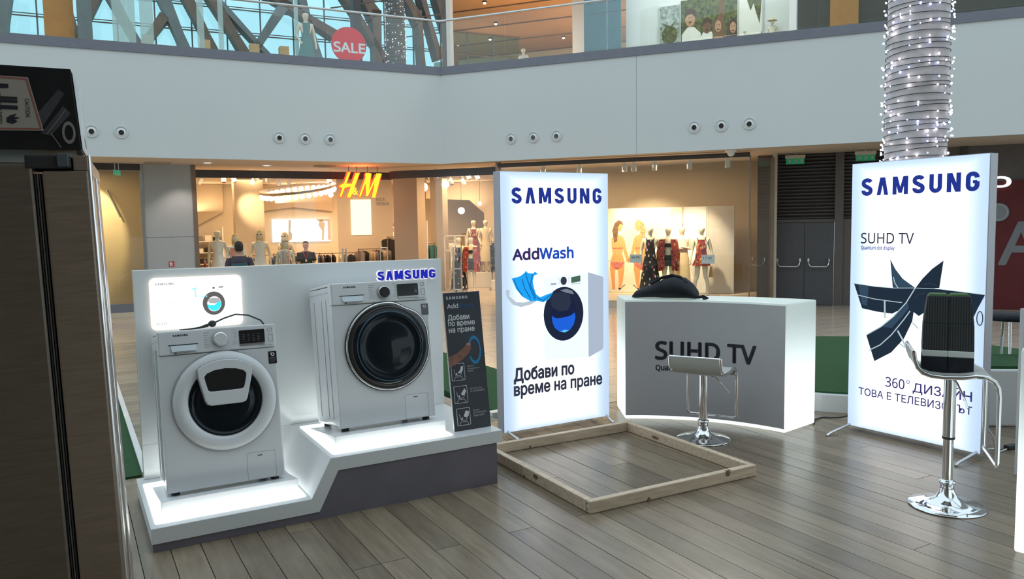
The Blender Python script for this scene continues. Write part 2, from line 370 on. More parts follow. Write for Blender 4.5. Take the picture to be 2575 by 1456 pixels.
# heavy grotesque wordmark glyphs drawn as strokes (x 0..w, z 0..1)
def stroke(pts, w):
    L_, Rr = [], []
    P = [Vector(p) for p in pts]
    for i, p in enumerate(P):
        d0 = (P[i] - P[i - 1]).normalized() if i else (P[1] - P[0]).normalized()
        d1 = (P[i + 1] - P[i]).normalized() if i < len(P) - 1 else d0
        d = (d0 + d1).normalized(); n = Vector((-d.y, d.x)); k = w / 2 / max(.4, n.dot(Vector((-d0.y, d0.x))))
        L_.append(p + n * k); Rr.append(p - n * k)
    return L_, Rr
def arc(cx, cz, rx, rz_, a0, a1, n=8): return [(cx + rx * math.cos(R(a0 + (a1 - a0) * i / n)), cz + rz_ * math.sin(R(a0 + (a1 - a0) * i / n))) for i in range(n + 1)]
GW = .225
def glyph(ch):
    w = .64
    g = GW / 2
    if ch == 'S': return w, [(arc(.32, .735, .21, .155, -5 + 20, 180, 9) + arc(.32, .70, .21, .16, 190, 235, 3) + [(.32, .5)] + arc(.32, .30, .21, .16, 55, 10, 3) + arc(.32, .265, .21, .155, 0, -195, 11), GW)]
    if ch == 'A': return .66, [([(.115, 0), (.30, 1)], GW), ([(.545, 0), (.36, 1)], GW)]
    if ch == 'M': return .84, [([(.11, 0), (.11, 1)], GW), ([(.73, 0), (.73, 1)], GW), ([(.17, 1), (.42, .08)], GW * .85), ([(.67, 1), (.42, .08)], GW * .85)]
    if ch == 'U': return .64, [([(.11, 1), (.11, .33)] + arc(.32, .31, .21, .205, 180, 360, 10) + [(.53, .33), (.53, 1)], GW)]
    if ch == 'N': return .68, [([(.11, 0), (.11, 1)], GW), ([(.57, 0), (.57, 1)], GW), ([(.15, 1), (.53, 0)], GW)]
    if ch == 'G': return .64, [(arc(.32, .69, .21, .205, 0, 180, 10) + [(.11, .5)] + arc(.32, .31, .21, .205, 180, 360, 10) + [(.53, .5)], GW), ([(.53, .48), (.33, .48)], .15)]
WORD = 'SAMSUNG'
def lines(par, mt, *L):
    for q in L:
        b = MB(); put_text(b, *q); b.build('lettering', mt, par)
def wordmark(mb, x0, x1, z0, z1, y0, y1=None, fn=None, fat=0.0):
    widths = [glyph(c)[0] for c in WORD]; gap = .235; tot = sum(widths) + gap * 6
    kx = (x1 - x0) / tot; kz = z1 - z0; cx = 0
    k = 0
    for c, w in zip(WORD, widths):
        for pts, sw in glyph(c)[1]:
            # clamp flat ends to cap height for diagonal strokes
            A, B = stroke(pts, sw + fat)
            diag = len(pts) == 2 and abs(pts[0][0] - pts[1][0]) > .01 and abs(pts[0][1] - pts[1][1]) > .5
            if diag:
                (ax, az), (bx, bz) = pts; hw = (sw + fat) / 2
                A = [Vector((ax - hw, az)), Vector((bx - hw, bz))]; B = [Vector((ax + hw, az)), Vector((bx + hw, bz))]
            e = fat / 2
            for i in range(len(A) - 1):
                q = [A[i], A[i + 1], B[i + 1], B[i]]
                if diag or (len(pts) == 2): q = [Vector((p.x, p.y + (e if p.y > .5 else -e))) if fat and len(pts) == 2 and abs(pts[0][1] - pts[1][1]) > .5 else p for p in q]
                P = [(x0 + (cx + p.x) * kx, z0 + p.y * kz) for p in q]
                yy = y0 - k * .00006; k = (k + 1) % 5
                a_ = sum(P[t][0] * P[(t + 1) % 4][1] - P[(t + 1) % 4][0] * P[t][1] for t in range(4))
                if a_ < 0: P = P[::-1]
                if y1 is None: mb.add([fn((p[0], yy, p[1])) if fn else (p[0], yy, p[1]) for p in P], [(0, 1, 2, 3)], False)
                else: mb.prism_y(P, yy, y1)
        cx += w + gap
    return mb

# ================================================================== THE SETTING
# deck floor: boards run away from the display stand, pitch .138 m
floor = MB().box(-1.4, 6.6, -3.6, 1.47, -.45, -.034).build('floor', M['darkframe'], None, ST_O, ST_A); struct(floor)
pm = {}
def plank(x, y0, y1, parent, mt, w=.138, across=False, x1=None):
    key = (round(y1 - y0, 2), across)
    if key not in pm: pm[key] = (MB().box(-w / 2 + .0018, w / 2 - .0018, 0, key[0] - .003, -.03, 0) if not across else MB().box(0, key[0] - .003, -w / 2 + .0018, w / 2 - .0018, -.03, 0)).mesh('plank', mt)
    o = bpy.data.objects.new('plank', pm[key]); COL.objects.link(o); o.parent = parent; o.location = (x, y0, random.uniform(-.0012, .0)) if not across else (y0, x, random.uniform(-.001, 0)); return o
for i in range(-15, 42):
    x = .772 + .138 * i + .069
    if x > 6.5 or x < -1.3: continue
    brk = [-3.6, random.choice([-1.9, -1.3, -.7, -.1, .4, .8]), 1.195]
    for a, b in zip(brk, brk[1:]): plank(x, a, b, floor, M['pl'])
for a, b in ((-1.4, .6), (.6, 2.6), (2.6, 4.6), (4.6, 6.6)): plank(1.265, a, b, floor, M['pl'], across=True)

walk = MB().box(.10, 2.68, 1.47, 8.2, -.45, -.034).build('floor', M['darkframe'], None, ST_O, ST_A); struct(walk)
pm.clear()
y = 1.405
while y < 8.2:
    plank(y, .10, 1.41, walk, M['pl2'], across=True); plank(y, 1.41, 2.68, walk, M['pl2'], across=True); y += .138
mall = MB().prism_z([(-30, 2), (30, 2), (30, 45), (-30, 45)], -.6, -.45).build('floor', M['tile']); struct(mall)

# artificial lawn beds
def lawn(name, poly, z0, z1, label, rimw=.06):
    t = thing(name, label, 'lawn bed', ST_O, ST_A)
    MB().prism_z(poly, z0, z1).build('turf_carpet', M['turf'], t)
    return t
t = lawn('lawn_bed', [(-5, 1.34), (.06, 1.34), (.06, 8), (-5, 8)], -.45, .012, 'dark green artificial lawn bed left of the washing machine stand')
MB().box(.06, .098, 1.34, 8, -.45, .03).build('edging', M['white'], t)
t = lawn('lawn_bed', [(2.76, 1.56), (3.7, 1.56), (3.7, 6.7), (2.76, 6.7)], -.45, .014, 'green artificial lawn strip seen between brochure board and washing machine lightbox')
MB().box(2.68, 3.7, 1.475, 1.56, -.45, .03).build('edging', M['white'], t)
# raised round lawn bed behind the counter
t = thing('round_lawn_bed', 'round white rimmed lawn bed behind the glowing counter', 'lawn bed', (3.55, 7.75, 0))
cx_, n = [], 48
MB().prism_z([(2.05 * math.cos(2 * PI * i / n), 1.72 * math.sin(2 * PI * i / n)) for i in range(n)], -.45, .14).build('rim', M['white'], t)
MB().prism_z([(1.98 * math.cos(2 * PI * i / n), 1.65 * math.sin(2 * PI * i / n)) for i in range(n)], .1402, .155).build('turf_carpet', M['turf'], t)
t = thing('planter_bench', 'white bench block topped with a green turf strip at right', 'planter', (3.52, 5.72, 0), R(-6))
MB().box(0, 2.4, 0, .62, 0, .43).build('block', M['white'], t, bevel=.015)
MB().box(.02, 2.38, .04, .6, .4302, .45).build('turf_carpet', M['turf'], t)

# fascia walls and upper slab
def wallbox(name, O, a, x0, x1, y0, y1, z0, z1, mt):
    return struct(MB().box(x0, x1, y0, y1, z0, z1).build(name, mt, None, O, a))
wallbox('wall_left', C0, LF_A, -16, 0.05, 0, .12, 3.15, 5.345, M['wall'])
wallbox('wall_right', C0, FR_A, -.03, 18, 0, .12, 3.15, 5.345, M['wall'])
wallbox('trim_1', C0, LF_A, -16, 0.05, -.03, .12, 5.345, 5.54, M['band'])
wallbox('trim_2', C0, FR_A, -.03, 18, -.03, .12, 5.345, 5.54, M['band'])
wallbox('trim_3', C0, FR_A, 4.965, 4.972, -.002, .0, 3.15, 5.345, M['seam'])
pl = [FL(-16, .12), FL(0, .12), FR(18, .12), FR(18, 16), (2, 40, 0), FL(-16, 16)]
slab = MB().prism_z([(p[0], p[1]) for p in pl], 5.2, 5.5).build('floor', M['soffit']); struct(slab)
ceil = MB().prism_z([(p[0], p[1]) for p in pl], 3.15, 3.3).build('ceiling', M['soffit']); struct(ceil)

# recessed spotlights in the fascia
def fascia_spot(P, a):
    t = thing('recessed_spotlight', '', 'spotlight', P, a, 'recessed spotlights in the fascia')
    MB().lathe([(.140, 0), (.139, -.014), (.124, -.030), (.112, -.020), (.098, -.006), (.098, .0)], 28, 'y').build('ring', mat('fitting_grey', (.60, .63, .65), .35, var=.03) if 'fitting_grey' not in bpy.data.materials else bpy.data.materials['fitting_grey'], t)
    MB().lathe([(.100, -.004), (.078, -.020), (.058, -.045), (.05, -.047)], 24, 'y', (0, 0, -.006)).build('baffle', M['white'], t)
    MB().disc_y(0, -.012, .054, -.048, -.035, 22).build('lens', M['black_gloss'], t); return t
sp_lab = {-7.785: 'recessed fascia spotlight nearest the black box on the fridge', -7.23: 'recessed fascia spotlight second from the black box', -3.99: 'recessed spotlight, leftmost of the three on the left fascia middle', -3.405: 'recessed spotlight, middle one of three on the left fascia', -2.82: 'recessed spotlight, right one of three on the left fascia, nearest the corner'}
for x in sp_lab: fascia_spot(FL(x, -.001, 3.668), LF_A)['label'] = sp_lab[x]
rr = {1.888: 'recessed spotlight, left of three above the washing machine lightbox', 2.465: 'recessed spotlight, middle of three above the washing machine lightbox', 3.05: 'recessed spotlight, right of three above the washing machine lightbox', 6.265: 'recessed spotlight, left of three above the clothes shop window', 6.85: 'recessed spotlight, middle of three above the clothes shop window', 7.435: 'recessed spotlight, right of three above the clothes shop window'}
for x in rr: fascia_spot(FR(x, -.001, 3.672), FR_A)['label'] = rr[x]

# glass railing on the upper gallery
def railing(O, a, x0, x1, label, step):
    t = thing('glass_railing', label, 'railing', fr(O, a, 0, 0, 5.54), a)
    x = x0
    while x < x1 - .05:
        e = min(x + step, x1)
        MB().box(x + .006, e - .006, .02, .036, 0, 1.08).build('glass_pane', M['railglass'], t); x = e
    MB().tube([(x0, .028, 1.13), (x1, .028, 1.13)], .028, 12).build('handrail', M['steel'], t); return t
railing(C0, LF_A, -15.4, 0.02, 'frameless glass railing with steel handrail on the left gallery edge', 1.4)
railing(C0, FR_A, 0.0, 17.0, 'frameless glass railing with steel handrail on the right gallery edge', 1.75)

# ---- ground level left facade
struct(MB().box(.18, 1.24, .0, .3, 1.432, 3.15).box(.18, 1.24, .0, .3, -.45, 1.422).box(.19, 1.23, .02, .3, 1.42, 1.434).build('wall_pilaster', M['pillar'], None, LF_O, LF_A))
t = thing('fire_alarm_sign', 'small red fire point sign on the grey pilaster', 'sign', LF(.705, -.002, .78), LF_A)
o = MB().box(-.06, .06, -.004, 0, -.065, .065).build('plate', mat('sign_red', (.55, .03, .03), .5, var=.05), t)
mb = MB(); mb.box(-.042, .0, -.006, -.004, -.02, .045).box(-.04, .03, -.006, -.004, -.045, -.028).box(.012, .035, -.006, -.004, -.01, .02); mb.build('symbol', M['white'], t)
# closed shop left: big pane, frame, plain lit interior
wallbox('window_1', LF_O, LF_A, -6, .13, .02, .035, -.12, 3.0, M['glass'])
wallbox('trim_4', LF_O, LF_A, .11, .18, -.02, .1, -.45, 3.15, M['steel'])
wallbox('trim_5', LF_O, LF_A, -6, .13, -.02, .1, 3.0, 3.15, M['darkframe'])
wallbox('baseboard_left', LF_O, LF_A, -6, .13, -.02, .1, -.32, -.12, M['band'])
wallbox('wall_shop_left', LF_O, LF_A, -6, .3, 2.2, 2.3, -.45, 3.15, M['ochre'])
wallbox('wall_shop_left', LF_O, LF_A, .18, .3, .3, 2.2, -.45, 3.15, M['ochre'])
wallbox('trim_6', LF_O, LF_A, -6, .13, -.05, 2.2, -.45, -.32, M['beige'])
spot('shop_spotlight', LF(-1.0, 1.0, 3.0), LF(-1.15, 2.2, 1.9), 330, (1, .74, .38), 62, .3)
area('shop_ceiling_light', LF(-1.5, 1.0, 3.1), 1.6, 45, WARM)
t = thing('wall_bracket', 'slanting metal bar on the yellow wall of the left shop', 'bracket', LF(-.52, 2.1, 2.3), LF_A)
MB().tube([(-.1, 0, .32), (.17, -.02, -.35)], .022, 8).build('bar', M['steel'], t)
MB().ball((-.1, 0, .32), .035).build('fixing', M['steel'], t)

# H&M style shop: shell
wallbox('trim_7', LF_O, LF_A, 1.24, 1.34, -.02, .12, -.45, 3.15, M['bronze'])
for nm, a, b in (('trim_8', 2.9, 3.04),): wallbox(nm, LF_O, LF_A, 1.34, 6.26, -.01, .08, a - .05, b, M['darkframe'])
wallbox('trim_9', RF_O, RF_A, -3.06, 0, -.01, .08, 2.85, 3.04, M['darkframe'])
wallbox('trim_10', RF_O, RF_A, 0, 6.04, -.02, .08, 3.02, 3.12, M['darkframe'])
for x0, x1 in ((1.34, 2.75), (2.75, 4.2)): wallbox('window_2', LF_O, LF_A, x0 + .004, x1 - .004, .02, .035, -.45, 2.85, M['glass'])
for x0, x1 in ((-1.75, -.62), (-.62, 0)): wallbox('window_3', RF_O, RF_A, x0 + .004, x1 - .004, .02, .035, -.45, 2.85, M['glass'])
for x0, x1 in ((0, 3.87), (3.87, 6.04)): wallbox('window_4', RF_O, RF_A, x0 + .004, x1 - .004, .02, .035, -.3, 3.02, M['glass'])
struct(MB().prism_z([(6.03, .02), (6.045, .02), (6.5, 1.0), (6.485, 1.0)], -.3, 3.02).build('window_5', M['glass'], None, RF_O, RF_A))
wallbox('trim_11', RF_O, RF_A, 6.03, 6.06, 0, .03, -.45, 3.05, M['bronze'])
wallbox('trim_12', RF_O, RF_A, 6.47, 6.54, .96, 1.06, -.45, 3.05, M['bronze'])
wallbox('trim_13', RF_O, RF_A, 0.0, 6.5, .05, 3.2, -.45, -.28, M['beige'])
wallbox('trim_14', RF_O, RF_A, -.06, .04, -.02, .12, -.45, 3.15, M['bronze'])
wallbox('wall_window_back', RF_O, RF_A, -.1, 6.6, 3.2, 3.3, -.45, 3.15, M['beige'])
wallbox('wall_window_side', RF_O, RF_A, 6.5, 6.6, 1.0, 3.2, -.45, 3.15, M['beige'])
wallbox('wall_shop_back', LF_O, LF_A, 1.0, 16, 8.2, 8.3, -.45, 3.15, M['beige'])
wallbox('wall_shop_side', LF_O, LF_A, 1.22, 1.32, .3, 8.2, -.45, 3.15, M['beige'])
wallbox('wall_shop_end', RF_O, RF_A, 2.2, 2.3, 3.3, 12, -.45, 3.15, M['beige'])
# sloping bulkheads under the ceiling at the back
for x0, x1, p in ((1.4, 2.75, 1.9), (3.9, 6.5, 5.1)):
    struct(MB().prism_y([(x0, 3.14), (x1, 3.14), (x1, 2.2), (p, 1.75) if p < 3 else (p, 2.35), (x0, 2.2)], 8.0, 8.2).build('wall_bulkhead', M['beige2'], None, LF_O, LF_A))
def col(nm, P, a, w, d, mt, z1=3.15): return struct(MB().box(-w / 2, w / 2, 0, d, -.45, z1).build(nm, mt, None, (P[0], P[1], 0), a))
col('wall_column', (-8.0, 23.9), LF_A, .85, .6, M['beige2'])
col('wall_column', (-2.95, 21.85), RF_A, .74, .5, M['beige2'])
kw = struct(MB().box(-.95, .8, 0, .25, -.45, 3.15).build('wall_partition', M['beige'], None, (-4.62, 25.12, 0), .15))
t = thing('wall_sign', 'grey lettering for till and fitting rooms on shop partition', 'sign', (-4.62, 25.12, 0), .15)
lines(t, M['print_grey'], ('КАСА', .30, .56, 2.43, 2.53, -.004, .01), ('ПРОБНА', .30, .70, 2.29, 2.39, -.004, .01))
t = thing('lit_wall_panel', 'tall glowing yellow white panel on the shop partition', 'light panel', (-4.62, 25.12, 0), .15)
MB().prism_y(rrect(-.52, .12, 1.35, 2.48, .01, 1), -.05, -.005).build('light_box', emis('panel_yellow', (1, .86, .55), 1.6), t)
t = thing('lit_wall_panel', 'wide white glowing screen with two models at the shop back', 'screen', LF(4.36, 8.15, 0), LF_A)
k_ = 1.05
MB().box(0, 2.05, -.06, 0, 1.12, 1.93).build('light_box', M['lit_white'], t)
mb = MB(); mb.prism_y([(.58, 1.15), (.66, 1.2), (.68, 1.4), (.62, 1.5), (.66, 1.9), (.57, 1.9), (.55, 1.5), (.53, 1.2)], -.066, -.062); mb.prism_y([(1.72, 1.15), (1.8, 1.15), (1.82, 1.5), (1.86, 1.75), (1.78, 1.9), (1.66, 1.88), (1.62, 1.7), (1.74, 1.5)], -.066, -.062)
mb.prism_y([(1.95, 1.15), (2.05, 1.15), (2.05, 1.93), (1.55, 1.93), (1.6, 1.85), (1.95, 1.84)], -.066, -.062); mb.build('print', M['print_mid'], t)
# entrance interior lights
for x, y, p in ((2.6, 2.2, 55), (5.0, 2.2, 65), (3.0, 5.5, 65), (6.3, 5.5, 70), (8.6, 5.0, 70)): area('ceiling_light', LF(x, y, 3.1), 1.8, p * 2.1, WARM)
area('ceiling_light', RF(-1.2, 2.0, 3.1), 1.5, 150, WARM)
for x in (.9, 2.4, 4.2): area('window_light', RF(x, 1.2, 2.98), .8, 38, WARM)
spot('window_spotlight', RF(2.9, .5, 2.9), RF(3.4, 3.0, .6), 900, (1, .78, .50), 62, .7)
spot('window_spotlight', RF(4.4, .5, 2.9), RF(4.6, 2.6, .4), 600, (1, .78, .50), 50, .7)
spot('wall_spotlight', (-8.0, 22.6, 2.9), (-7.9, 24.0, 2.2), 420, (1, .74, .42), 40, .8)
area('soffit_strip_light', LF(2.2, 7.7, 2.2), 1.2, 20, WARM, (0, 0, 1), .1)
area('soffit_strip_light', LF(5.2, 7.7, 2.5), 2.4, 40, WARM, (0, 0, 1), .1)
for (q, dd) in ((LF(1.0, -.6, 3.15), 8), (LF(2.75, -.6, 3.15), 8)): spot('downlight', (q[0], q[1], 3.12), (q[0], q[1], 0), 60, (1, .85, .75), 100)
# soffit fittings
for x, y, lb in ((1.55, -.8, 'bright round downlight in the soffit left of the shop entrance'), (2.95, -.35, 'dim round downlight in the soffit above shop window edge')):
    t = thing('downlight', lb, 'downlight', LF(x, y, 3.149), LF_A); MB().lathe([(.13, 0), (.13, -.012), (.09, -.016)], 20).build('trim_ring', M['white'], t); MB().lathe([(.0, -.008), (.095, -.008), (.095, -.002)], 20).build('lamp', emis('downlight_glow', (1, .88, .85), 5), t)
for x, y, lb in ((.5, -.5, 'round air diffuser in the soffit above the grey pilaster'), (4.35, -.5, 'round air diffuser in the soffit above the hanging bulbs')):
    t = thing('air_diffuser', lb, 'air vent', LF(x, y, 3.149), LF_A)
    for i in range(4): MB().lathe([(.30 - .07 * i, 0), (.29 - .07 * i, -.02 - .006 * i), (.25 - .07 * i, -.012)], 24).build('cone', M['beige2'], t)
for x, y, lb in ((5.65, -.3, 'white dome camera under the right soffit'),):
    t = thing('dome_camera', lb, 'camera', RF(x, y, 3.149), RF_A); MB().lathe([(.14, 0), (.13, -.03), (.09, -.05)], 18).build('mount', M['white'], t); MB().ball((0, 0, -.05), .085, 14, 8).build('dome', M['enamel2'], t)

# ---- ground level right: louvred service wall with double door
dw = struct(MB().box(.0, .36, 0, .2, -.45, 3.15).box(1.74, 1.93, 0, .2, -.45, 3.15).box(.36, 2.9, .04, .2, 1.53, 1.60).box(.36, 2.9, .16, .2, 1.6, 3.15).box(2.9, 8, .0, .2, -.45, 3.15).box(1.93, 2.9, .04, .2, -.45, 1.55).build('wall_service', M['louver'], None, DW_O, DW_A))
mats_l = MB()
lm = {}
for bay, (x0, x1) in enumerate(((.36, 1.74), (1.93, 2.9))):
    z = 1.64
    while z < 3.12:
        key = bay
        if key not in lm: lm[key] = MB().add([(x0, .02, 0), (x1, .02, 0), (x1, .12, .045), (x0, .12, .045), (x0, .02, -.012), (x1, .02, -.012), (x1, .12, .033), (x0, .12, .033)], [(0, 1, 2, 3), (7, 6, 5, 4), (4, 5, 1, 0), (3, 2, 6, 7), (0, 3, 7, 4), (1, 5, 6, 2)]).mesh('slat', M['louver'])
        o = bpy.data.objects.new('slat', lm[key]); COL.objects.link(o); o.parent = dw; o.location = (0, 0, z); z += .082
t1 = MB().box(.37, 1.735, .05, .1, -.45, 1.53).build('door_frame', M['darkframe'], dw)
def leaf(n, x0, x1):
    d = struct(MB().box(x0, x1, .0, .045, -.44, 1.515).build('door_%d' % n, M['door'], None, DW_O, DW_A, bevel=.004))
    mb = MB(); a, b = x0 + .09, x1 - .09
    mb.tube([(a, -.02, .62), (a + .02, -.09, .52), (a + .06, -.10, .475), (b - .06, -.10, .475), (b - .02, -.09, .52), (b, -.02, .62)], .014, 8)
    mb.build('push_bar', M['chrome'], d); mb = MB()
    for x in (a, b): mb.box(x - .02, x + .02, -.05, 0, .59, .67)
    mb.build('bar_bracket', M['chrome'], d)
leaf(1, .385, 1.08); leaf(2, 1.088, 1.725)
# exit signs hung under the soffit
for P, lb in ((DW(.86, -.35, 0), 'green exit sign hanging in front of the louvres'), (DW(2.35, -.5, 0), 'green exit sign hanging beside the lit tree trunk')):
    t = thing('exit_sign', lb, 'sign', (P[0], P[1], 2.98), DW_A)
    MB().box(-.22, .22, -.03, .03, .04, .12).build('housing', M['beige'], t); MB().box(-.20, .20, -.008, .008, -.09, .04).build('sign_panel', mat('exit_green', (.02, .22, .10), .4, var=.05, emit=(.02, .30, .12), es=.25), t)
    mb = MB()
    for x in (-.13, 0, .13): mb.prism_y([(x - .03, -.06), (x + .005, -.03), (x - .03, .0), (x + .03, .015), (x + .035, -.05)], -.011, -.009)
    mb.build('symbol', M['print_mid'], t); MB().tube([(0, 0, .12), (0, 0, .17)], .008, 6).build('hanger', M['steel'], t)
P = LF(-.35, -.4)
t = thing('exit_sign', 'small green exit sign seen edge on at far left', 'sign', (P[0], P[1], 2.92), LF_A + 1.2)
MB().box(-.15, .15, -.02, .02, -.06, .05).build('sign_panel', mat('exit_green_b', (.02, .30, .16), .4, emit=(.1, .5, .3), es=.3, var=.05), t)
mb = MB(); [mb.tube([(x, 0, .05), (x, 0, .23)], .008, 6) for x in (-.1, .1)]; mb.build('hanger', M['steel'], t)
# red shopfront at far right
rf = MB().box(4.93, 8, -.12, -.02, -.45, 2.36).build('shop_hoarding', mat('hoarding_red', (.11, .012, .015), .55, var=.08, vs=3), None, DW_O, DW_A); tag(rf, 'dark red shop hoarding with a big grey letter A at far right', 'hoarding')
mb = MB(); put_text(mb, 'A', 5.08, 5.86, .55, 1.45, -.125, .02); mb.build('lettering', mat('letter_grey', (.19, .20, .22), .5, var=.03), rf)
t = thing('wall_medallion', 'round grey disc on the red hoarding beside the television lightbox', 'disc', DW(5.03, -.14, 1.68), DW_A)
MB().disc_y(0, 0, .20, -.03, 0).build('disc', mat('letter_grey2', (.22, .24, .26), .5, var=.03), t); MB().ring_y([(.17 * math.cos(2 * PI * i / 24), .17 * math.sin(2 * PI * i / 24)) for i in range(24)], [(.155 * math.cos(2 * PI * i / 24), .155 * math.sin(2 * PI * i / 24)) for i in range(24)], -.036, -.03).build('ring', M['print_mid'], t)
t = thing('lit_letter_sign', 'white lit letters above the red hoarding, mirrored c visible', 'sign', DW(0, -.16, 0), DW_A)
mb = MB(); put_text(mb, 'c.', 4.93, 5.24, 2.22, 2.45, -.01, .03, flip=True); mb.build('lettering', emis('sign_white', (1, 1, 1), 1.1), t)
struct(MB().box(4.30, 4.42, -.05, .0, -.45, 3.15).build('trim_15', M['darkframe'], None, DW_O, DW_A))

# unseen roof and back wall behind the camera, added to shade near things and reflections
struct(MB().box(-16, 16, -12, 1.2, 4.3, 4.7).build('ceiling', M['wall']))
struct(MB().box(-16, 16, -9.2, -9, -.6, 15).build('wall_back_shade', M['beige2']))
dp = tag(MB().box(0, .9, 0, .04, 0.0, 1.02).build('partition_board', mat('panel_pale', (.45, .45, .46), .5, var=.03), None, (3.035, 4.56, 0), R(8), bevel=.006), 'pale panel behind the glowing counter edge at the right border', 'panel')
struct(MB().box(-16, 16, -12, 2.0, -.6, -.46).build('floor', M['tile']))

# ================================================================== UPPER GALLERY
struct(MB().box(-14, 6.0, 7.95, 8.05, 5.5, 6.3).build('wall_parapet', M['ochre'], None, C0, LF_A))
UB = mat('roof_beam_brown', (.15, .115, .095), .6, var=.15, vs=3); UB2 = mat('roof_beam_grey', (.16, .20, .21), .6, var=.1, vs=3); UO = mat('orange_cladding', (.55, .24, .06), .6, var=.08)
UW = mat('pale_cladding', (.60, .62, .58), .5, var=.05)
cwt = MB().box(-14, 6.5, 8.3, 8.35, 5.5, 5.7).build('wall_glazed', UB, None, C0, LF_A); struct(cwt)
beams = [((-9.9, 8.9), (-10.25, 6.2), .17, 1), ((-8.7, 8.9), (-8.0, 6.2), .15, 0), ((-7.6, 8.8), (-8.7, 6.2), .16, 0), ((-7.5, 8.9), (-6.2, 6.2), .17, 1), ((-6.0, 8.9), (-5.0, 6.2), .19, 1), ((-5.4, 9.1), (-4.1, 6.2), .17, 0), ((-5.9, 8.1), (-7.1, 6.3), .15, 0),
         ((-2.2, 9.0), (-4.0, 6.2), .17, 1), ((-4.7, 9.1), (-3.1, 6.3), .17, 0), ((-3.0, 9.2), (-.7, 8.0), .15, 0), ((-.6, 9.7), (1.3, 6.9), .12, 0), ((.1, 9.7), (.72, 8.75), .22, 0), ((.72, 8.95), (.75, 6.2), .17, 0), ((1.65, 9.8), (2.3, 8.7), .17, 0), ((2.24, 9.1), (2.42, 6.2), .10, 0), ((2.30, 9.9), (3.0, 7.5), .11, 0), ((2.9, 9.9), (3.9, 6.3), .11, 0), ((-4.6, 9.0), (-2.0, 6.2), .10, 1), ((-1.8, 9.2), (-1.0, 6.2), .13, 1)]
for (x0, z0), (x1, z1), w, k in beams:
    mx_, mz_ = (x0 + x1) / 2, (z0 + z1) / 2; dx, dz = x1 - x0, z1 - z0; l = math.hypot(dx, dz); nx, nz = -dz / l * w, dx / l * w; b_ = .05 if abs(dx) > .3 else 0
    P0 = [(x0 + nx, z0 + nz), (mx_ + nx * .7 - nx * b_, mz_ + nz * .7), (x1 + nx, z1 + nz), (x1 - nx, z1 - nz), (mx_ - nx * .7, mz_ - nz * .7), (x0 - nx, z0 - nz)]
    MB().prism_y(P0, 7.7, 8.3).build('roof_beam', UB2 if k else UB, cwt)
x = -13.5
while x < 6.4: MB().box(x - .02, x + .02, 8.4, 8.46, 5.5, 11).build('mullion', UB2, cwt); x += 1.05
z = 6.3
while z < 11: MB().box(-14, 6.5, 8.36, 8.40, z, z + .03).box(-14, 6.5, 8.36, 8.40, z + .08, z + .1).build('transom', UB, cwt); z += .78
struct(MB().box(-14, 6.5, 8.48, 8.50, 5.5, 16).build('window_8', M['skyglass'], None, C0, LF_A))
# pieces on the gallery (left)
def up(nm, x0, x1, y0, y1, z0, z1, mt): return struct(MB().box(x0, x1, y0, y1, z0, z1).build(nm, mt, None, C0, LF_A))
up('wall_upper_pillar', -8.05, -7.75, 3.2, 3.6, 5.5, 10.0, UB2); up('wall_upper_pillar', -8.78, -8.15, 3.6, 3.8, 5.5, 7.35, UO); up('wall_upper_pillar', -.95, -.72, 4.5, 4.9, 5.5, 10.5, M['darkframe'])
for x in (-6.6, -5.1, -3.75, -2.9): up('wall_upper_post', x, x + .26, 5.6, 5.9, 5.5, 7.0, mat('warm_post', (.62, .42, .22), .6, var=.06))
for x, w in ((-7.3, .5), (-6.7, .3), (-5.4, .16), (-4.9, .12), (-3.0, .1)): up('wall_upper_pane', x, x + w, 2.8, 2.84, 5.5, 9.6, mat('pane_pale', (.55, .68, .66), .2, var=.04, alpha=.55))
up('wall_upper_counter', 1.3, 5.2, 6.9, 7.4, 5.5, 7.0, M['ochre'])
up('wall_upper_left', -10.3, -9.95, 3.0, 3.4, 5.5, 9.5, UB2)
t = thing('sale_sign', 'round red SALE sign behind the upper glass railing', 'sign', FL(-1.514, 3.0, 6.585), LF_A)
MB().disc_y(0, 0, .485, -.02, .0, 48).build('disc', mat('sale_red', (.75, .035, .05), .45, var=.03), t)
mb = MB(); put_text(mb, 'SALE', -.42, .44, -.20, .06, -.023, .035); mb.build('lettering', M['white'], t)
# right part of the gallery
def ur(nm, x0, x1, y0, y1, z0, z1, mt): return struct(MB().box(x0, x1, y0, y1, z0, z1).build(nm, mt, None, C0, FR_A))
UC = mat('brown_shop_ceiling', (.36, .20, .10), .6, var=.08, vs=1)
struct(MB().prism_z([(-.95, 2.6), (3.0, 2.6), (3.0, 15), (-7, 15)], 8.7, 8.85).build('ceiling', UC, None, C0, FR_A))
for x in (-.95,): ur('wall_upper_post', x - .12, x + .0, 2.5, 2.7, 5.5, 11, mat('post_white', (.66, .64, .6), .5, var=.03)); ur('wall_upper_post', x - .32, x - .14, 2.6, 2.9, 5.5, 11, UB)
ur('wall_upper_column', 1.55, 1.95, 6.0, 6.4, 5.5, 8.7, M['white'])
ur('wall_upper_back', -7, 6, 13.0, 13.2, 5.5, 8.7, M['beige'])
for i in range(5): MB().box(-6, 3.0, 4 + i * 2.2, 4.02 + i * 2.2, 8.66, 8.70).build('ceiling_joint', UB, None, C0, FR_A)['kind'] = 'structure'
ur('wall_upper_teal', 3.0, 3.62, 2.45, 2.5, 5.5, 7.05, M['tealglass']); ur('wall_upper_teal', 3.0, 3.62, 2.45, 2.5, 7.06, 9.5, M['tealglass'])
ur('wall_upper_teal', 3.64, 4.0, 2.45, 2.5, 5.5, 7.05, M['tealglass']); ur('wall_upper_teal', 3.64, 4.0, 2.45, 2.5, 7.06, 9.5, M['tealglass'])
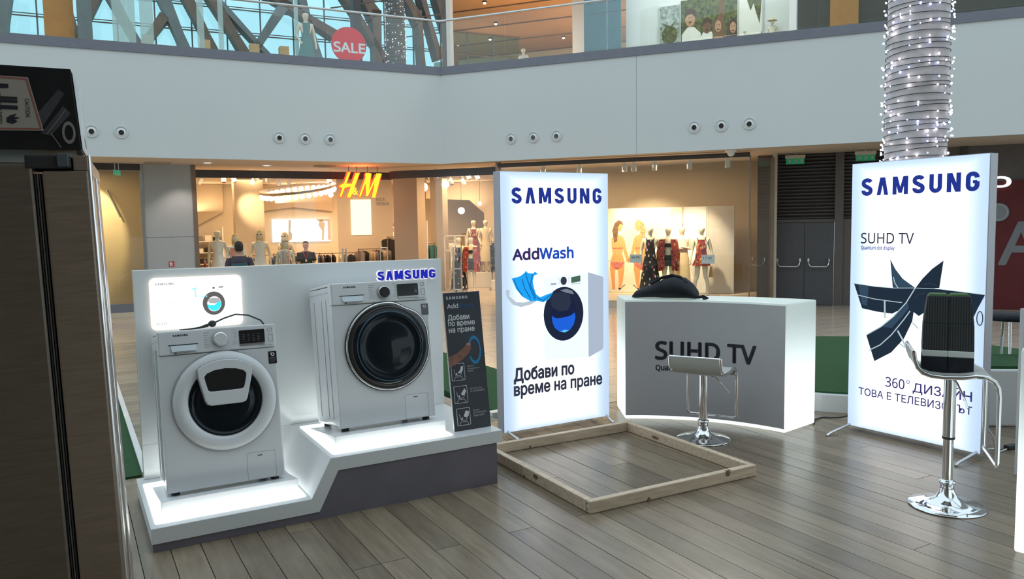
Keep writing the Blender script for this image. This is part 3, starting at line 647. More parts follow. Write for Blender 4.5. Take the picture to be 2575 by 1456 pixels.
ur('wall_upper_white', 4.02, 8.1, 2.9, 3.1, 5.5, 9.5, M['white']); ur('window_6', 4.02, 8.1, 2.45, 2.462, 5.5, 9.5, M['glass'])
ur('wall_upper_post', 8.1, 8.26, 2.4, 2.6, 5.5, 9.5, M['white']); ur('wall_upper_grey', 8.26, 15.5, 2.9, 3.1, 5.5, 9.5, mat('dark_teal_wall', (.06, .065, .065), .3, var=.1, vs=1)); ur('window_7', 8.26, 15.5, 2.45, 2.462, 5.5, 9.5, M['tealglass'] if 0 else M['railglass'])
ur('wall_upper_orange', 9.0, 9.62, 2.7, 2.8, 5.5, 7.3, UO)
for i, x in enumerate((-1.9, -1.2, .0, .75, 1.15, -.4, 2.2, -3.0)):
    y = (8, 5.5, 4.2, 9, 6, 11, 8, 10)[i]
    t = thing('ceiling_spotlight', '', 'spotlight', FR(x, y, 8.70), 0, 'spotlights in the brown upper shop ceiling'); t['label'] = 'small glowing ceiling spotlight in the brown upper shop, ' + ('far left at the back', 'left, near the white post', 'centre front', 'right at the back', 'right of centre, middle depth', 'centre, deepest', 'rightmost, beside the teal glass', 'leftmost and deep')[i]
    MB().lathe([(.07, 0), (.075, -.05), (.06, -.06)], 12).build('housing', M['darkframe'], t); MB().ball((0, 0, -.05), .055, 10, 6).build('bulb', emis('warm_bulb', (1, .8, .6), 9), t)
for x, y in ((0, 5), (1.5, 9), (-3, 9)): area('upper_shop_light', FR(x, y, 6.0), 2, 110, WARM, (0, 0, 1))
area('poster_fill_light', FR(6.3, 1.9, 9.2), 2.5, 230, (1, .9, .8), (0, .2, -1))  # fill light added to brighten the upstairs posters, not a fitting
# posters (flat prints) upstairs
def print_pic(parent, x0, x1, z0, z1, y, bgm, shapes):
    MB().box(x0, x1, y, y + .02, z0, z1).build('print', bgm, parent)
    for i, (poly, mt) in enumerate(shapes):
        MB().prism_y([(x0 + p[0] * (x1 - x0), z0 + p[1] * (z1 - z0)) for p in poly], y - .003 - .001 * i, y).build('print', mt, parent)
def ell(cx, cz, rx, rz_, n=14): return [(cx + rx * math.cos(2 * PI * i / n), cz + rz_ * math.sin(2 * PI * i / n)) for i in range(n)]
FOL = mat('print_foliage', (.085, .10, .03), .6, var=.9, vs=12); FOL2 = mat('print_foliage_pale', (.33, .38, .36), .6, var=.7, vs=11); SK1 = mat('print_skin', (.50, .27, .17), .6, var=.1); SK2 = mat('print_skin_dark', (.17, .08, .05), .6, var=.1); PW = mat('print_white', (.80, .78, .74), .6, var=.04); HR = mat('print_hair', (.05, .025, .015), .6, var=.3, vs=20); HB = mat('print_hair_brown', (.17, .08, .035), .6, var=.3, vs=20)
def poster(label, x0, x1, z0, z1, y, bgm, shapes):
    t = thing('poster', label, 'poster', fr(C0, FR_A, 0, 0, 0), FR_A); MB().box(x0 - .03, x1 + .03, y + .02, y + .05, z0 - .03, z1 + .03).build('frame', M['white'], t); print_pic(t, x0, x1, z0, z1, y, bgm, shapes); return t
z0 = 5.4; s_ = 1.09
poster('tall palm tree poster on the white upper wall, leftmost', 4.93, 5.42, 5.5, 7.12, 2.84, FOL2, [([(.45, .1), (.55, .1), (.55, .6), (.47, .6)], HR), (ell(.5, .55, .42, .14), FOL), ([(.1, .75), (.5, .6), (.9, .8), (.55, .68)], FOL)])
poster('upper gallery poster of four children in white tops before trees', 5.47, 6.86, 5.5, 7.2, 2.80, FOL,
       [([(.66, .3), (.78, .3), (.76, 1), (.68, 1)], HB), ([(.02, .08), (.02, .50), (.12, .60), (.24, .60), (.36, .50), (.36, .08)], PW), (ell(.17, .72, .09, .12), SK1), ([(.07, .72), (.08, .85), (.17, .88), (.27, .84), (.26, .74), (.2, .79), (.12, .78)], HR),
        ([(.36, .08), (.34, .42), (.42, .52), (.56, .50), (.60, .38), (.56, .08)], PW), (ell(.47, .58, .08, .10), SK2), ([(.39, .6), (.40, .69), (.48, .72), (.56, .67), (.55, .61), (.48, .65)], HR), ([(.58, .10), (.57, .4), (.66, .48), (.76, .45), (.80, .12)], SK1), ([(.57, .4), (.59, .62), (.66, .70), (.74, .62), (.77, .4), (.72, .42), (.62, .42)], HB), (ell(.67, .57, .055, .085), SK1), ([(.58, .12), (.56, .25), (.72, .33), (.78, .22)], SK2),
        ([(.84, .08), (.82, .38), (.90, .46), (1.0, .42), (1.0, .08)], PW), ([(.82, .35), (.84, .60), (.92, .66), (1, .6), (1, .36), (.9, .4)], HR), (ell(.93, .53, .055, .08), SK1), ([(.84, .30), (1, .30), (1, .32), (.84, .32)], HR), ([(.84, .22), (1, .22), (1, .24), (.84, .24)], HR)])
poster('bright palm beach poster on upper wall, rightmost of three', 6.90, 7.45, 5.5, 7.2, 2.84, PW, [([(.5, 1), (.75, .7), (.9, .55), (.95, .8), (1, 1)], FOL), ([(.35, .9), (.5, .75), (.75, .95), (.7, 1)], FOL), ([(.9, .1), (1, .1), (1, .45), (.93, .4)], FOL)])

pf = [o for o in bpy.data.objects if o.get('label', '').startswith('upper gallery poster of four')][0]
for fx, fz in ((.17, .72), (.47, .58), (.67, .57), (.93, .53)):
    X = lambda q: 5.47 + q * 1.39; Z = lambda q: 5.5 + q * 1.7; fm = MB()
    for sx in (-.022, .022): fm.prism_y(ell(X(fx + sx), Z(fz + .02), .010, .008, 8), 2.778, 2.79)
    fm.box(X(fx - .022), X(fx + .022), 2.778, 2.79, Z(fz - .05), Z(fz - .04)).build('print', HR, pf)['kind'] = 'stuff'

# ================================================================== palm trunks wound with light strings
def trunk(loc, r0, r1, z1, label, lbl2, seed, wr=.052, full=True, bark=(.64, .59, .60)):
    rn = random.Random(seed)
    t = thing('palm_trunk', label, 'tree trunk', loc)
    prof = []; z = 0; k = 0
    while z < z1: prof.append((r0 + (r1 - r0) * z / z1 + (.0022 if k % 2 else 0), z)); z += wr / 2; k += 1
    MB().lathe(prof, 40).build('bark', mat('bark_wrap', bark, .8, var=.12, vs=8, bump=.5, bs=25), t)
    g = thing('string_lights', lbl2, 'light string', loc)
    pts = []; z = .3; a = 0
    while z < z1 - .02:
        r = r0 + (r1 - r0) * z / z1 + .012; pts.append((r * math.cos(a), r * math.sin(a), z + .006 * math.sin(a * 1.7 + seed) + .008 * math.sin(a * .31))); a += 2 * PI / 22; z += wr / 22
    MB().tube(pts, .0032, 5).build('cord', M['rubber'], g)
    w = MB(); c = MB()
    for i in range(int((z1) * (230 if full else 90))):
        i_ = rn.randrange(len(pts)); p = Vector(pts[i_]); d = Vector((p.x, p.y, 0)).normalized(); q = p + d * rn.uniform(.006, .028) + Vector((0, 0, rn.uniform(-.02, .02)))
        s = rn.choice((.0065, .0085, .011)); (w if rn.random() < .6 else c).ball(q, s, 6, 4)
    w.build('bulbs', emis('led_white', (.95, .90, 1), 7), g)['kind'] = 'stuff'; c.build('bulbs', emis('led_blue', (.45, .55, 1), 4), g)['kind'] = 'stuff'
trunk((3.58, 6.92, .155), .255, .235, 4.9, 'thick pale palm trunk rising behind the television lightbox', 'white light string wound round the pale palm trunk', 3)
trunk(tuple(FL(.35, 4.6, 5.5)), .30, .27, 4.5, 'dark grey palm trunk behind the upper glass railing', 'sparse light string on the upstairs palm trunk', 5, .07, False, (.16, .165, .155))

# ================================================================== WASHING MACHINE STAND
st = thing('display_stand', 'white stepped washing machine display stand with glowing platforms', 'display stand', ST_O, ST_A)
prof = [(0, .04), (.825, .04), (.935, .25), (1.957, .25), (1.957, .325), (.895, .325), (.785, .12), (0, .12)]
MB().prism_y(prof, 0, .90).build('platform', M['white'], st, bevel=.002, seg=1)
MB().prism_y([(.004, 0), (1.92, 0), (1.92, .25), (.935, .25), (.825, .04), (.004, .04)], .006, .88).build('base', M['purple'], st)
def rr_z(mb, x0, x1, y0, y1, z0, z1, r):
    return mb.prism_z([(a, b) for a, b in rrect(x0, x1, y0, y1, r)], z0, z1)
GL = emis('led_floor_panel', (.93, 1, .98), 4.2)
rr_z(MB(), .024, .772, .056, .765, .1195, .1225, .015).build('light_panel', GL, st)
rr_z(MB(), .925, 1.655, .056, .765, .3245, .3275, .015).build('light_panel', GL, st)
def wedge(x0, x1, y0, y1, zb, zf, zr, nm='plinth'):
    return MB().add([(x0, y0, zb), (x1, y0, zb), (x1, y1, zb), (x0, y1, zb), (x0, y0, zf), (x1, y0, zf), (x1, y1, zr), (x0, y1, zr)], [(3, 2, 1, 0), (4, 5, 6, 7), (0, 1, 5, 4), (1, 2, 6, 5), (2, 3, 7, 6), (3, 0, 4, 7)]).build(nm, M['enamel2'], st, bevel=.003, seg=1)
wedge(.063, .752, .145, .66, .1225, .200, .124); wedge(.966, 1.645, .14, .66, .3275, .402, .334)
bd = MB().box(.037, 1.965, .85, .90, .325, 1.342).box(.037, .90, .85, .90, .12, .326).build('backboard', M['gloss'], st, bevel=.003, seg=1)
HALO = emis('halo_light', (1, .93, .80), 2.2)
MB().prism_y(rrect(.120, .628, .990, 1.292, .03), .842, .8485).build('halo_light', HALO, st)
sc_ = MB().prism_y(rrect(.127, .621, .997, 1.285, .022), .828, .8415).build('light_screen', emis('screen_glow', (1, 1, .98), 1.9), st)
SCR_D = emis('screen_print_dark', (.10, .12, .14), 1); SCR_P = emis('screen_print_pale', (.70, .72, .74), 1)
mb = MB(); wordmark(mb, .147, .252, 1.251, 1.264, .826); mb.build('lettering', emis('screen_logo', (.25, .27, .30), 1), sc_)
lines(sc_, SCR_P, ('Добави', .147, .262, 1.140, 1.156, .826), ('по време', .147, .272, 1.116, 1.134, .826), ('на пране', .147, .266, 1.089, 1.104, .826), ('Wash', .204, .275, 1.018, 1.038, .826))
mb = MB(); put_text(mb, 'Add', .145, .200, 1.018, 1.038, .826); mb.build('lettering', emis('screen_print_mid', (.30, .32, .33), 1), sc_)
mb = MB(); mb.ring_y(ell(.464, 1.130, .063, .070, 30), ell(.466, 1.126, .040, .045, 30), .824, .8279); mb.prism_y(ell(.466, 1.221, .007, .006), .824, .8279); mb.box(.495, .520, .824, .8279, 1.221, 1.228); mb.build('print', emis('screen_ring', (.13, .12, .12), 1), sc_)
MB().prism_y([(.424, 1.13), (.43, 1.105), (.45, 1.087), (.475, 1.083), (.498, 1.10), (.507, 1.13), (.495, 1.145), (.47, 1.12), (.44, 1.12)], .8235, .8279).build('print', emis('screen_blue', (.05, .75, .95), 1.2), sc_)
MB().prism_y([(.428, 1.15), (.45, 1.163), (.49, 1.16), (.505, 1.14), (.47, 1.128), (.44, 1.132)], .8233, .8279).build('print', emis('screen_greyprint', (.45, .48, .50), 1), sc_)
mb = MB(); mb.prism_y([(.342, 1.225), (.375, 1.23), (.372, 1.222), (.366, 1.221), (.366, 1.2), (.372, 1.172), (.362, 1.172), (.36, 1.2), (.357, 1.221), (.345, 1.216)], .824, .8279); mb.prism_y([(.394, 1.172), (.425, 1.178), (.440, 1.186), (.425, 1.168), (.40, 1.168)], .824, .8279); mb.build('print', emis('screen_cyan', (.35, .88, .92), 1.1), sc_)
mb = MB(); wordmark(mb, 1.493, 1.914, 1.210, 1.276, .842, .8485, fat=.04); mb.build('letter_halo', emis('letter_halo_light', (1, .97, .95), 1.2), st)
mb = MB(); wordmark(mb, 1.497, 1.910, 1.213, 1.273, .828, .8415); mb.build('raised_lettering', emis('letter_blue', (.012, .02, .42), 1.0), st)

# ---- washing machines
def washer(label, P, rot, kind):
    t = thing('washing_machine', label, 'washing machine', P, rot=rot)
    w = .60
    MB().box(0, w, .02, .46, .015, .835).build('body', M['enamel'], t, bevel=.014, seg=3)
    lid = MB().box(.004, w - .004, .03, .455, .838, .852).build('top_lid', M['enamel2'], t, bevel=.006)
    MB().box(0, w, -.008, .03, .012, .7225).build('front_panel', M['enamel'], t, bevel=.008, seg=3)
    cp = MB().box(0, w, -.012, .05, .7245, .852).build('control_panel', M['enamel2'], t, bevel=.008, seg=3)
    mb = MB()
    for yy in (.10, .19, .35): mb.tube([(-.0005, yy, .06), (-.001, yy, .12), (-.001, yy, .70), (-.0005, yy, .76)], .0022, 5)
    mb.box(-.0012, .0, .05, .45, .800, .8035); mb.build('side_pressing', mat('pressing_shade', (.46, .48, .49), .5, var=.03), t)['kind'] = 'stuff'
    dr = MB().box(.006, .226, -.0145, -.010, .7275, .846).build('detergent_drawer', M['enamel2'], t, bevel=.003)
    MB().add([(.062, -.0150, .774), (.188, -.0150, .774), (.186, -.026, .742), (.066, -.026, .742), (.066, -.0150, .738), (.186, -.0150, .738)], [(3, 2, 1, 0), (4, 5, 2, 3), (0, 4, 3), (1, 2, 5)]).build('drawer_grip', M['chrome'] if 0 else mat('grip_pale', (.60, .66, .70), .12, coat=.6, var=.02), dr)
    MB().box(.050, .196, -.0165, -.0140, .774, .778).build('grip_shadow', M['rubber'], dr)  # dark strip painted in for the shade of the grip recess
    mb = MB(); wordmark(mb, .076, .150, .821, .831, -.0155); mb.build('lettering', M['print_dark'], dr)
    mb = MB(); put_text(mb, 'ecobubble', .096, .150, .7285, .7355, -.0152); mb.box(.078, .090, -.0152, -.0148, .728, .737); mb.build('lettering', M['print_grey'], dr)
    dx, dz = (.31, .790) if kind == 'w' else (.321, .785)
    d = MB().lathe([(.036, 0), (.037, -.006), (.0365, -.016), (.033, -.018)], 36, 'y', (dx, -.012, dz)).build('dial_ring', M['chrome'], t)
    MB().disc_y(dx, dz, .033, -.036 if kind == 'w' else -.034, -.012, 36).build('dial', M['enamel2'] if kind == 'w' else M['black_gloss'], t, bevel=.003)
    mb = MB()
    for i in range(7):
        z = .832 - i * .0125 - .004
        l_ = (.038, .028, .022, .030, .024, .034, .036)[i]
        mb.box(dx - .092, dx - .092 + l_, -.0128, -.0119, z, z + .0026); mb.box(dx + .085 - l_ * .7, dx + .085, -.0128, -.0119, z + .004, z + .0064)
    mb.build('cycle_labels', M['print_mid'], t)['kind'] = 'stuff'
    ds = MB().prism_y(rrect(.408, .542, .755, .828, .004, 2), -.0155, -.011).build('display', M['black_gloss'], t)
    if kind == 'w':
        mb = MB()
        for i in range(4):
            for j in range(5): mb.box(.425 + i * .026, .437 + i * .026, -.0162, -.0154, .767 + j * .009, .769 + j * .009)
        mb.build('display_marks', M['print_grey'], ds)['kind'] = 'stuff'
    else:
        mb = MB(); mb.box(.518, .534, -.0162, -.0154, .772, .790).box(.510, .534, -.0162, -.0154, .806, .808).box(.514, .534, -.0162, -.0154, .797, .799); mb.build('display_marks', M['print_grey'], ds)['kind'] = 'stuff'
    MB().box(.410, .540, -.0165, -.011, .745, .7545).build('display_trim', M['steel'], ds)
    for x0, x1, z0, z1 in ((.560, .584, .812, .832), (.562, .586, .757, .796)):
        b_ = MB().ring_y(rrect(x0, x1, z0, z1, .004, 2), rrect(x0 + .0016, x1 - .0016, z0 + .0016, z1 - .0016, .003, 2), -.0136, -.011).build('button', M['print_mid'], t)
    mb = MB(); put_text(mb, '8.0kg', .556, .580, .7345, .741, -.0128); mb.build('lettering', M['print_grey'], t)
    mb = MB(); put_text(mb, 'inverter', .520, .550, .7345, .741, -.0128); mb.build('lettering', mat('print_blue_%s' % kind, (.10, .20, .45), .6, var=.05), t)
    sk = MB().box(.556, .602 if kind == 'b' else .600, -.0095, -.0075, .632, .700).build('sticker', M['black_gloss'], t)
    mb = MB(); mb.ring_y(ell(.579, .683, .010, .010, 16), ell(.579, .683, .0055, .0055, 16), -.0105, -.0094); mb.box(.568, .572, -.0105, -.0094, .683, .694); mb.build('emblem', M['enamel2'], sk)
    mb = MB(); [mb.box(.563, .595 - .006 * (i % 2), -.0102, -.0094, .664 - i * .007, .6665 - i * .007) for i in range(4)]; mb.build('small_print', M['print_grey'], sk)['kind'] = 'stuff'
    # pump flap
    mb = MB(); mb.ring_y(rrect(.405, .556, .016, .160, .008, 3), rrect(.4062, .5548, .0172, .1588, .007, 3), -.0092, -.0075); mb.build('pump_flap', M['print_mid'], t)
    MB().box(.462, .487, -.0098, -.0075, .140, .1435).build('flap_slot', M['rubber'], t)
    for x in (.045, w - .045):
        for yy in (.05, .41): MB().cyl(x, yy, .022, -.012, .016, 14).build('foot', M['rubber'], t)
    cx, cz = (.317, .460) if kind == 'w' else (.326, .463)
    if kind == 'w':
        door = MB().lathe([(.264, -.006), (.264, -.020), (.255, -.030), (.232, -.040), (.208, -.038), (.192, -.028), (.184, -.012), (.184, .0)], 64, 'y', (cx, 0, cz)).build('door_ring', M['enamel2'], t)
        MB().lathe([(.266, -.005), (.2675, -.016), (.264, -.021)], 64, 'y', (cx, 0, cz)).build('door_trim', M['chrome'], door)
        MB().lathe([(.185, -.018), (.180, -.010), (.158, .000), (.142, -.006), (.12, -.010), (.0, -.0095)], 48, 'y', (cx, -.0085, cz)).build('door_glass', M['bowl'], door)
        sh = [(.181, .634), (.205, .655), (.26, .674), (.322, .681), (.385, .673), (.435, .652), (.456, .632), (.452, .59), (.435, .52), (.422, .468), (.413, .450), (.395, .443), (.240, .443), (.222, .450), (.212, .468), (.200, .52), (.184, .59)]
        gl = [(.211, .596), (.225, .612), (.262, .626), (.318, .632), (.373, .626), (.410, .612), (.424, .596), (.420, .57), (.414, .545), (.408, .523), (.400, .517), (.38, .515), (.255, .515), (.235, .517), (.226, .523), (.221, .545), (.215, .57)]
        big = [(.318 + (x - .318) * 1.03, .56 + (z - .56) * 1.025) for x, z in sh]
        hd = MB().prism_y(big, -.048, -.012).build('add_hatch_seal', M['print_mid'], door)
        MB().ring_y(sh, gl, -.064, -.02).build('add_hatch_frame', M['enamel2'], door, bevel=.005, seg=3)
        MB().prism_y(gl, -.059, -.03).build('add_hatch_glass', M['black_gloss'], door)
    else:
        def rad(a, base):
            b1 = math.exp(-((a - 62) / 12) ** 2); b2 = math.exp(-((a - 33) / 20) ** 2); b3 = math.exp(-((a - 2) / 12) ** 2)
            return base - .010 * b1 + .010 * b2 - .006 * b3
        N_ = 96
        oc = lambda base: [(cx + rad(i * 360 / N_, base) * math.cos(2 * PI * i / N_), cz + rad(i * 360 / N_, base) * math.sin(2 * PI * i / N_)) for i in range(N_)]
        door = MB().prism_y(oc(.252), -.034, -.008).build('door_plate', M['black_gloss'], t, bevel=.006, seg=2)
        o_ = oc(.256); MB().tube([(x, -.020, z) for x, z in o_], .0075, 8, closed=True).build('chrome_rim', M['chrome'], door)
        MB().tube([(x, -.014, z) for x, z in oc(.262)], .006, 6, closed=True).build('rim_seal', M['rubber'], door)
        MB().lathe([(.236, -.034), (.232, -.038), (.228, -.036)], 64, 'y', (cx, 0, cz)).build('inner_ring', mat('dark_ring', (.07, .06, .06), .2, .6, var=.05), door)
        MB().lathe([(.226, -.034), (.21, -.046), (.19, -.052), (.18, -.050), (.165, -.044), (.12, -.054), (.06, -.060), (0, -.061)], 64, 'y', (cx, 0, cz)).build('door_glass', M['bowl'], door)
        MB().lathe([(.207, -.050), (.205, -.053), (.201, -.052)], 64, 'y', (cx, 0, cz)).build('blue_ring', mat('blue_tint', (.02, .07, .11), .12, coat=.6, var=.05), door)
    return t
P = ST(.100, .235, .194); washer('white washing machine with white door ring and oval add hatch', P, (-.15, 0, ST_A - .02), 'w')
P = ST(1.027, .245, .398); washer('white washing machine with chrome rimmed black door on upper step', P, (-.13, 0, ST_A), 'b')

# information board leaning on the upper step
t = thing('information_board', 'narrow dark instruction board leaning beside the upper washing machine', 'sign board', ST(1.690, .115, .326), rot=(-.15, 0, ST_A))
MB().box(0, .25, .0, .014, 0, .842).build('board', M['white'], t)
MB().box(.002, .25, -.0015, .0, 0, .840).build('dark_print', mat('board_dark', (.022, .025, .036), .32, var=.3, vs=4), t)
mb = MB(); wordmark(mb, .018, .165, .800, .818, -.003)
mb.build('lettering', mat('board_silver', (.50, .52, .54), .5, var=.03), t)
WT = mat('board_white_print', (.66, .66, .68), .5, var=.03); BT = mat('board_blue_print', (.01, .20, .42), .5, var=.1)
lines(t, WT, ('Add', .022, .095, .745, .773, -.003, .02), ('Добави', .020, .165, .666, .706, -.003, .02), ('по време', .020, .200, .628, .662, -.003, .02), ('на пране', .020, .195, .588, .622, -.003, .02))
mb = MB(); put_text(mb, 'Wash', .098, .195, .745, .773, -.003); mb.build('lettering', mat('board_blue_dim', (.01, .10, .26), .5, var=.05), t)
mb = MB(); A_ = [(.182 + .034 * math.cos(R(a)), .480 + .068 * math.sin(R(a))) for a in range(-150, 151, 12)]
for k in range(len(A_) - 1):
    x0, z0 = A_[k]; x1, z1 = A_[k + 1]; f = lambda x, z, s: (.182 + (x - .182) * s, .480 + (z - .480) * s)
    mb.prism_y([f(x0, z0, 1), f(x1, z1, 1), f(x1, z1, 1.3), f(x0, z0, 1.3)], -.003, -.0014)
mb.build('print', BT, t)
MB().prism_y([(.002, .385), (.002, .45), (.06, .468), (.11, .50), (.135, .525), (.155, .528), (.162, .513), (.158, .488), (.135, .458), (.09, .425), (.045, .40)], -.0032, -.0014).build('print', mat('board_finger', (.22, .10, .07), .5, var=.25, vs=30), t)
MB().prism_y([(.125, .516), (.135, .527), (.152, .529), (.158, .521), (.148, .505)], -.0042, -.003).build('print', mat('board_nail', (.36, .22, .20), .4, var=.1), t)
for i, z in enumerate((.303, .165, .030)):
    z1 = z + .105
    ic = MB().ring_y(rrect(.012 + .006 * i, .102 + .006 * i, z, z1, .005, 3), rrect(.0145 + .006 * i, .0995 + .006 * i, z + .0025, z1 - .0025, .004, 3), -.003, -.0014).build('icon_frame', WT, t)
    ox = .012 + .006 * i; mb = MB(); lw = .0028
    mb.tube([(ox + .018, -.003, z + .07), (ox + .022, -.003, z + .045), (ox + .030, -.003, z + .030), (ox + .060, -.003, z + .030), (ox + .068, -.003, z + .045), (ox + .072, -.003, z + .072)], lw / 2, 5)
    mb.tube([(ox + .015, -.003, z + .005), (ox + .024, -.003, z + .022), (ox + .066, -.003, z + .022), (ox + .075, -.003, z + .005)], lw / 2, 5)
    mb.prism_y([[(.045, .05), (.06, .062), (.068, .085), (.08, .085), (.078, .06), (.062, .046), (.05, .042)], [(.045, .055), (.06, .072), (.072, .088), (.08, .07), (.07, .05), (.058, .045)], [(.05, .06), (.062, .085), (.082, .08), (.08, .055), (.06, .05)]][i][0:0] or [(ox + a, z + b) for a, b in ([(.045, .05), (.06, .062), (.068, .085), (.08, .085), (.078, .06), (.062, .046), (.05, .042)], [(.045, .055), (.06, .072), (.072, .088), (.082, .07), (.07, .05), (.058, .045)], [(.045, .055), (.062, .088), (.084, .08), (.078, .055), (.06, .045)])[i]], -.0035, -.0014)
    mb.prism_y(ell(ox + .034, z + .042, .005, .007, 8), -.0035, -.0014); mb.build('print', WT, t)['kind'] = 'stuff'
    tx = (('Добави', 'забравеното', 'пране'), ('Добави само', 'за изплакване'), ('Добави', 'допълнително', 'омекотител'))[i]
    lines(t, M['print_mid'], *[(s, .122 + .006 * i, .122 + .006 * i + .0075 * len(s), z + .075 - j * .016, z + .087 - j * .016, -.003) for j, s in enumerate(tx)])

# power cable with plug on the left machine
wa = bpy.data.objects['washing_machine'].matrix_basis if False else None
cb = thing('power_cable', 'dark power cable with plug lying on the left washing machine', 'cable', ST(.100, .235, .194), rot=(-.15, 0, ST_A - .02))
pts = [(.12, .08, .858), (.17, .06, .858), (.22, .05, .862), (.262, .05, .872)]
MB().tube(pts, [.003, .004, .006, .010], 8).build('plug_neck', M['rubber'], cb)
MB().ball((.283, .05, .878), .022, 12, 8, (1, .8, .85)).build('plug', M['rubber'], cb, bevel=0)
MB().tube([(.30, .05, .885), (.35, .08, .905), (.42, .14, .925), (.50, .20, .918), (.57, .22, .885), (.612, .21, .82), (.622, .2, .76), (.618, .19, .68), (.610, .18, .61)], .0048, 8).build('cord', M['rubber'], cb)

# ================================================================== LIGHTBOXES
BL = emis('backlit_navy', (.012, .03, .27), 1.0); BK = emis('backlit_dark', (.03, .035, .06), 1.0); B2 = emis('backlit_blue', (.01, .07, .48), 1.0)
ALU = mat('lightbox_side', (.42, .41, .44), .4, .3, var=.03)
def lightbox(label, P, a, w, h, glow):
    t = thing('lightbox', label, 'lightbox', P, a)
    MB().box(0, w, .004, .10, .035, h).build('casing', ALU, t, bevel=.002, seg=1)
    MB().box(.004, w - .004, 0, .004, .039, h - .004).build('lit_face', glow, t)
    return t
def boxfoot(t, x, ys, yb):
    MB().tube([(x, ys, .004), (x, ys + .05, .018), (x, .0, .045), (x, .1, .045), (x, yb - .05, .018), (x, yb, .004)], .009, 8).build('foot', M['steel'], t)
g1 = panel_glow('lightbox_sheet_a', 0, .962, 0, 1.96, (1, 1, 1), (.50, .68, .92), 1.6, .78, .30)
b1 = lightbox('tall glowing lightbox advertising a washing machine with blue cloth', (-.075, 5.611, 0), math.atan2(.492, .871), .962, 1.955, g1)
boxfoot(b1, .03, -.24, .3); boxfoot(b1, .93, -.10, .35)
mb = MB(); wordmark(mb, .095, .894, 1.721, 1.838, -.003); mb.build('lettering', BL, b1)
mb = MB(); put_text(mb, 'Add', .097, .318, 1.311, 1.392, -.003, .045); mb.build('lettering', emis('backlit_violet', (.035, .02, .12), 1), b1)
mb = MB(); put_text(mb, 'Wash', .328, .626, 1.310, 1.394, -.003, .04); mb.build('lettering', B2, b1)
lines(b1, BK, ('Добави по', .092, .622, .395, .508, -.003, .032), ('време на пране', .090, .886, .280, .375, -.003, .032))
yy = -.002
def pr(poly, mt, y=-.003, par=b1): return MB().prism_y(poly, y, 0.0).build('print', mt, par)
pr([(.358, .57), (.354, 1.155), (.455, 1.178), (.762, 1.192), (.762, .532), (.375, .545)], emis('print_washer_front', (.80, .87, .95), 1.15), -.0015)
pr([(.762, 1.194), (.908, 1.150), (.905, .60), (.896, .58), (.772, .532), (.762, .532)], emis('print_washer_side', (.42, .50, .62), 1.0), -.0015)
pr(ell(.535, .886, .180, .206, 40), emis('print_door', (.010, .016, .045), 1.0), -.0025)
pr(ell(.535, .880, .120, .14, 32), emis('print_bowl', (.006, .012, .05), 1.0), -.003)
pr([(.425, .88), (.45, .862), (.48, .855), (.55, .86), (.60, .87), (.635, .89), (.64, .85), (.625, .80), (.59, .76), (.54, .745), (.49, .755), (.45, .785), (.43, .83)], emis('print_water', (.01, .12, .72), 1.0), -.0035)
pr([(.50, .752), (.54, .742), (.58, .755), (.54, .765)], emis('print_water_hi', (.12, .55, .95), 1.0), -.004)
pr([(.41, 1.02), (.45, 1.045), (.52, 1.055), (.59, 1.03), (.60, .96), (.57, .91), (.50, .905), (.43, .94)], emis('print_hatch', (.02, .03, .06), 1.0), -.0038)
pr([(.50, 1.068), (.56, 1.075), (.61, 1.06), (.63, 1.03), (.56, 1.045)], emis('print_hatch_hi', (.18, .22, .26), 1.0), -.0042)
pr(ell(.537, 1.138, .028, .032), BK, -.0025); pr([(.606, 1.162), (.69, 1.172), (.69, 1.126), (.606, 1.118)], emis('print_display', (.06, .14, .09), 1), -.0025)
mb = MB()
for i in range(7): mb.box(.49, .50, -.0025, 0, 1.115 + .007 * i, 1.117 + .007 * i).box(.58, .59, -.0025, 0, 1.118 + .007 * i, 1.120 + .007 * i)
mb.box(.61, .69, -.0025, 0, 1.108, 1.112).box(.42, .47, -.0025, 0, 1.04 + .07, 1.12 + .005).build('print', emis('print_greyblue', (.38, .44, .52), 1), b1)['kind'] = 'stuff'
pr([(.085, 1.178), (.12, 1.182), (.16, 1.192), (.195, 1.215), (.205, 1.228), (.222, 1.212), (.265, 1.205), (.285, 1.218), (.31, 1.200), (.275, 1.19), (.262, 1.15), (.272, 1.10), (.29, 1.05), (.325, 1.025), (.395, 1.045), (.44, 1.055), (.40, 1.005), (.35, .985), (.30, 1.0), (.24, 1.0), (.17, 1.04), (.12, 1.10)], emis('print_cloth', (.01, .38, .92), 1.0), -.0035)
mb = MB()
for L_ in ([(.10, 1.17), (.13, 1.10), (.17, 1.05)], [(.17, 1.17), (.19, 1.10), (.24, 1.02)], [(.20, 1.21), (.23, 1.12), (.28, 1.01)], [(.26, 1.20), (.24, 1.12), (.29, 1.02)], [(.30, 1.02), (.35, 1.0), (.42, 1.04)]): mb.tube([(x, -.0042, z) for x, z in L_], .0035, 5)
mb.build('print', emis('print_cloth_dark', (.005, .10, .42), 1.0), b1)['kind'] = 'stuff'
pr([(.031, 1.085), (.05, 1.10), (.065, 1.085), (.06, 1.05), (.12, 1.00), (.19, .995), (.27, 1.01), (.30, 1.0), (.24, .975), (.16, .962), (.09, .985), (.045, 1.035)], emis('print_ribbon', (.50, .58, .66), 1.0), -.003)

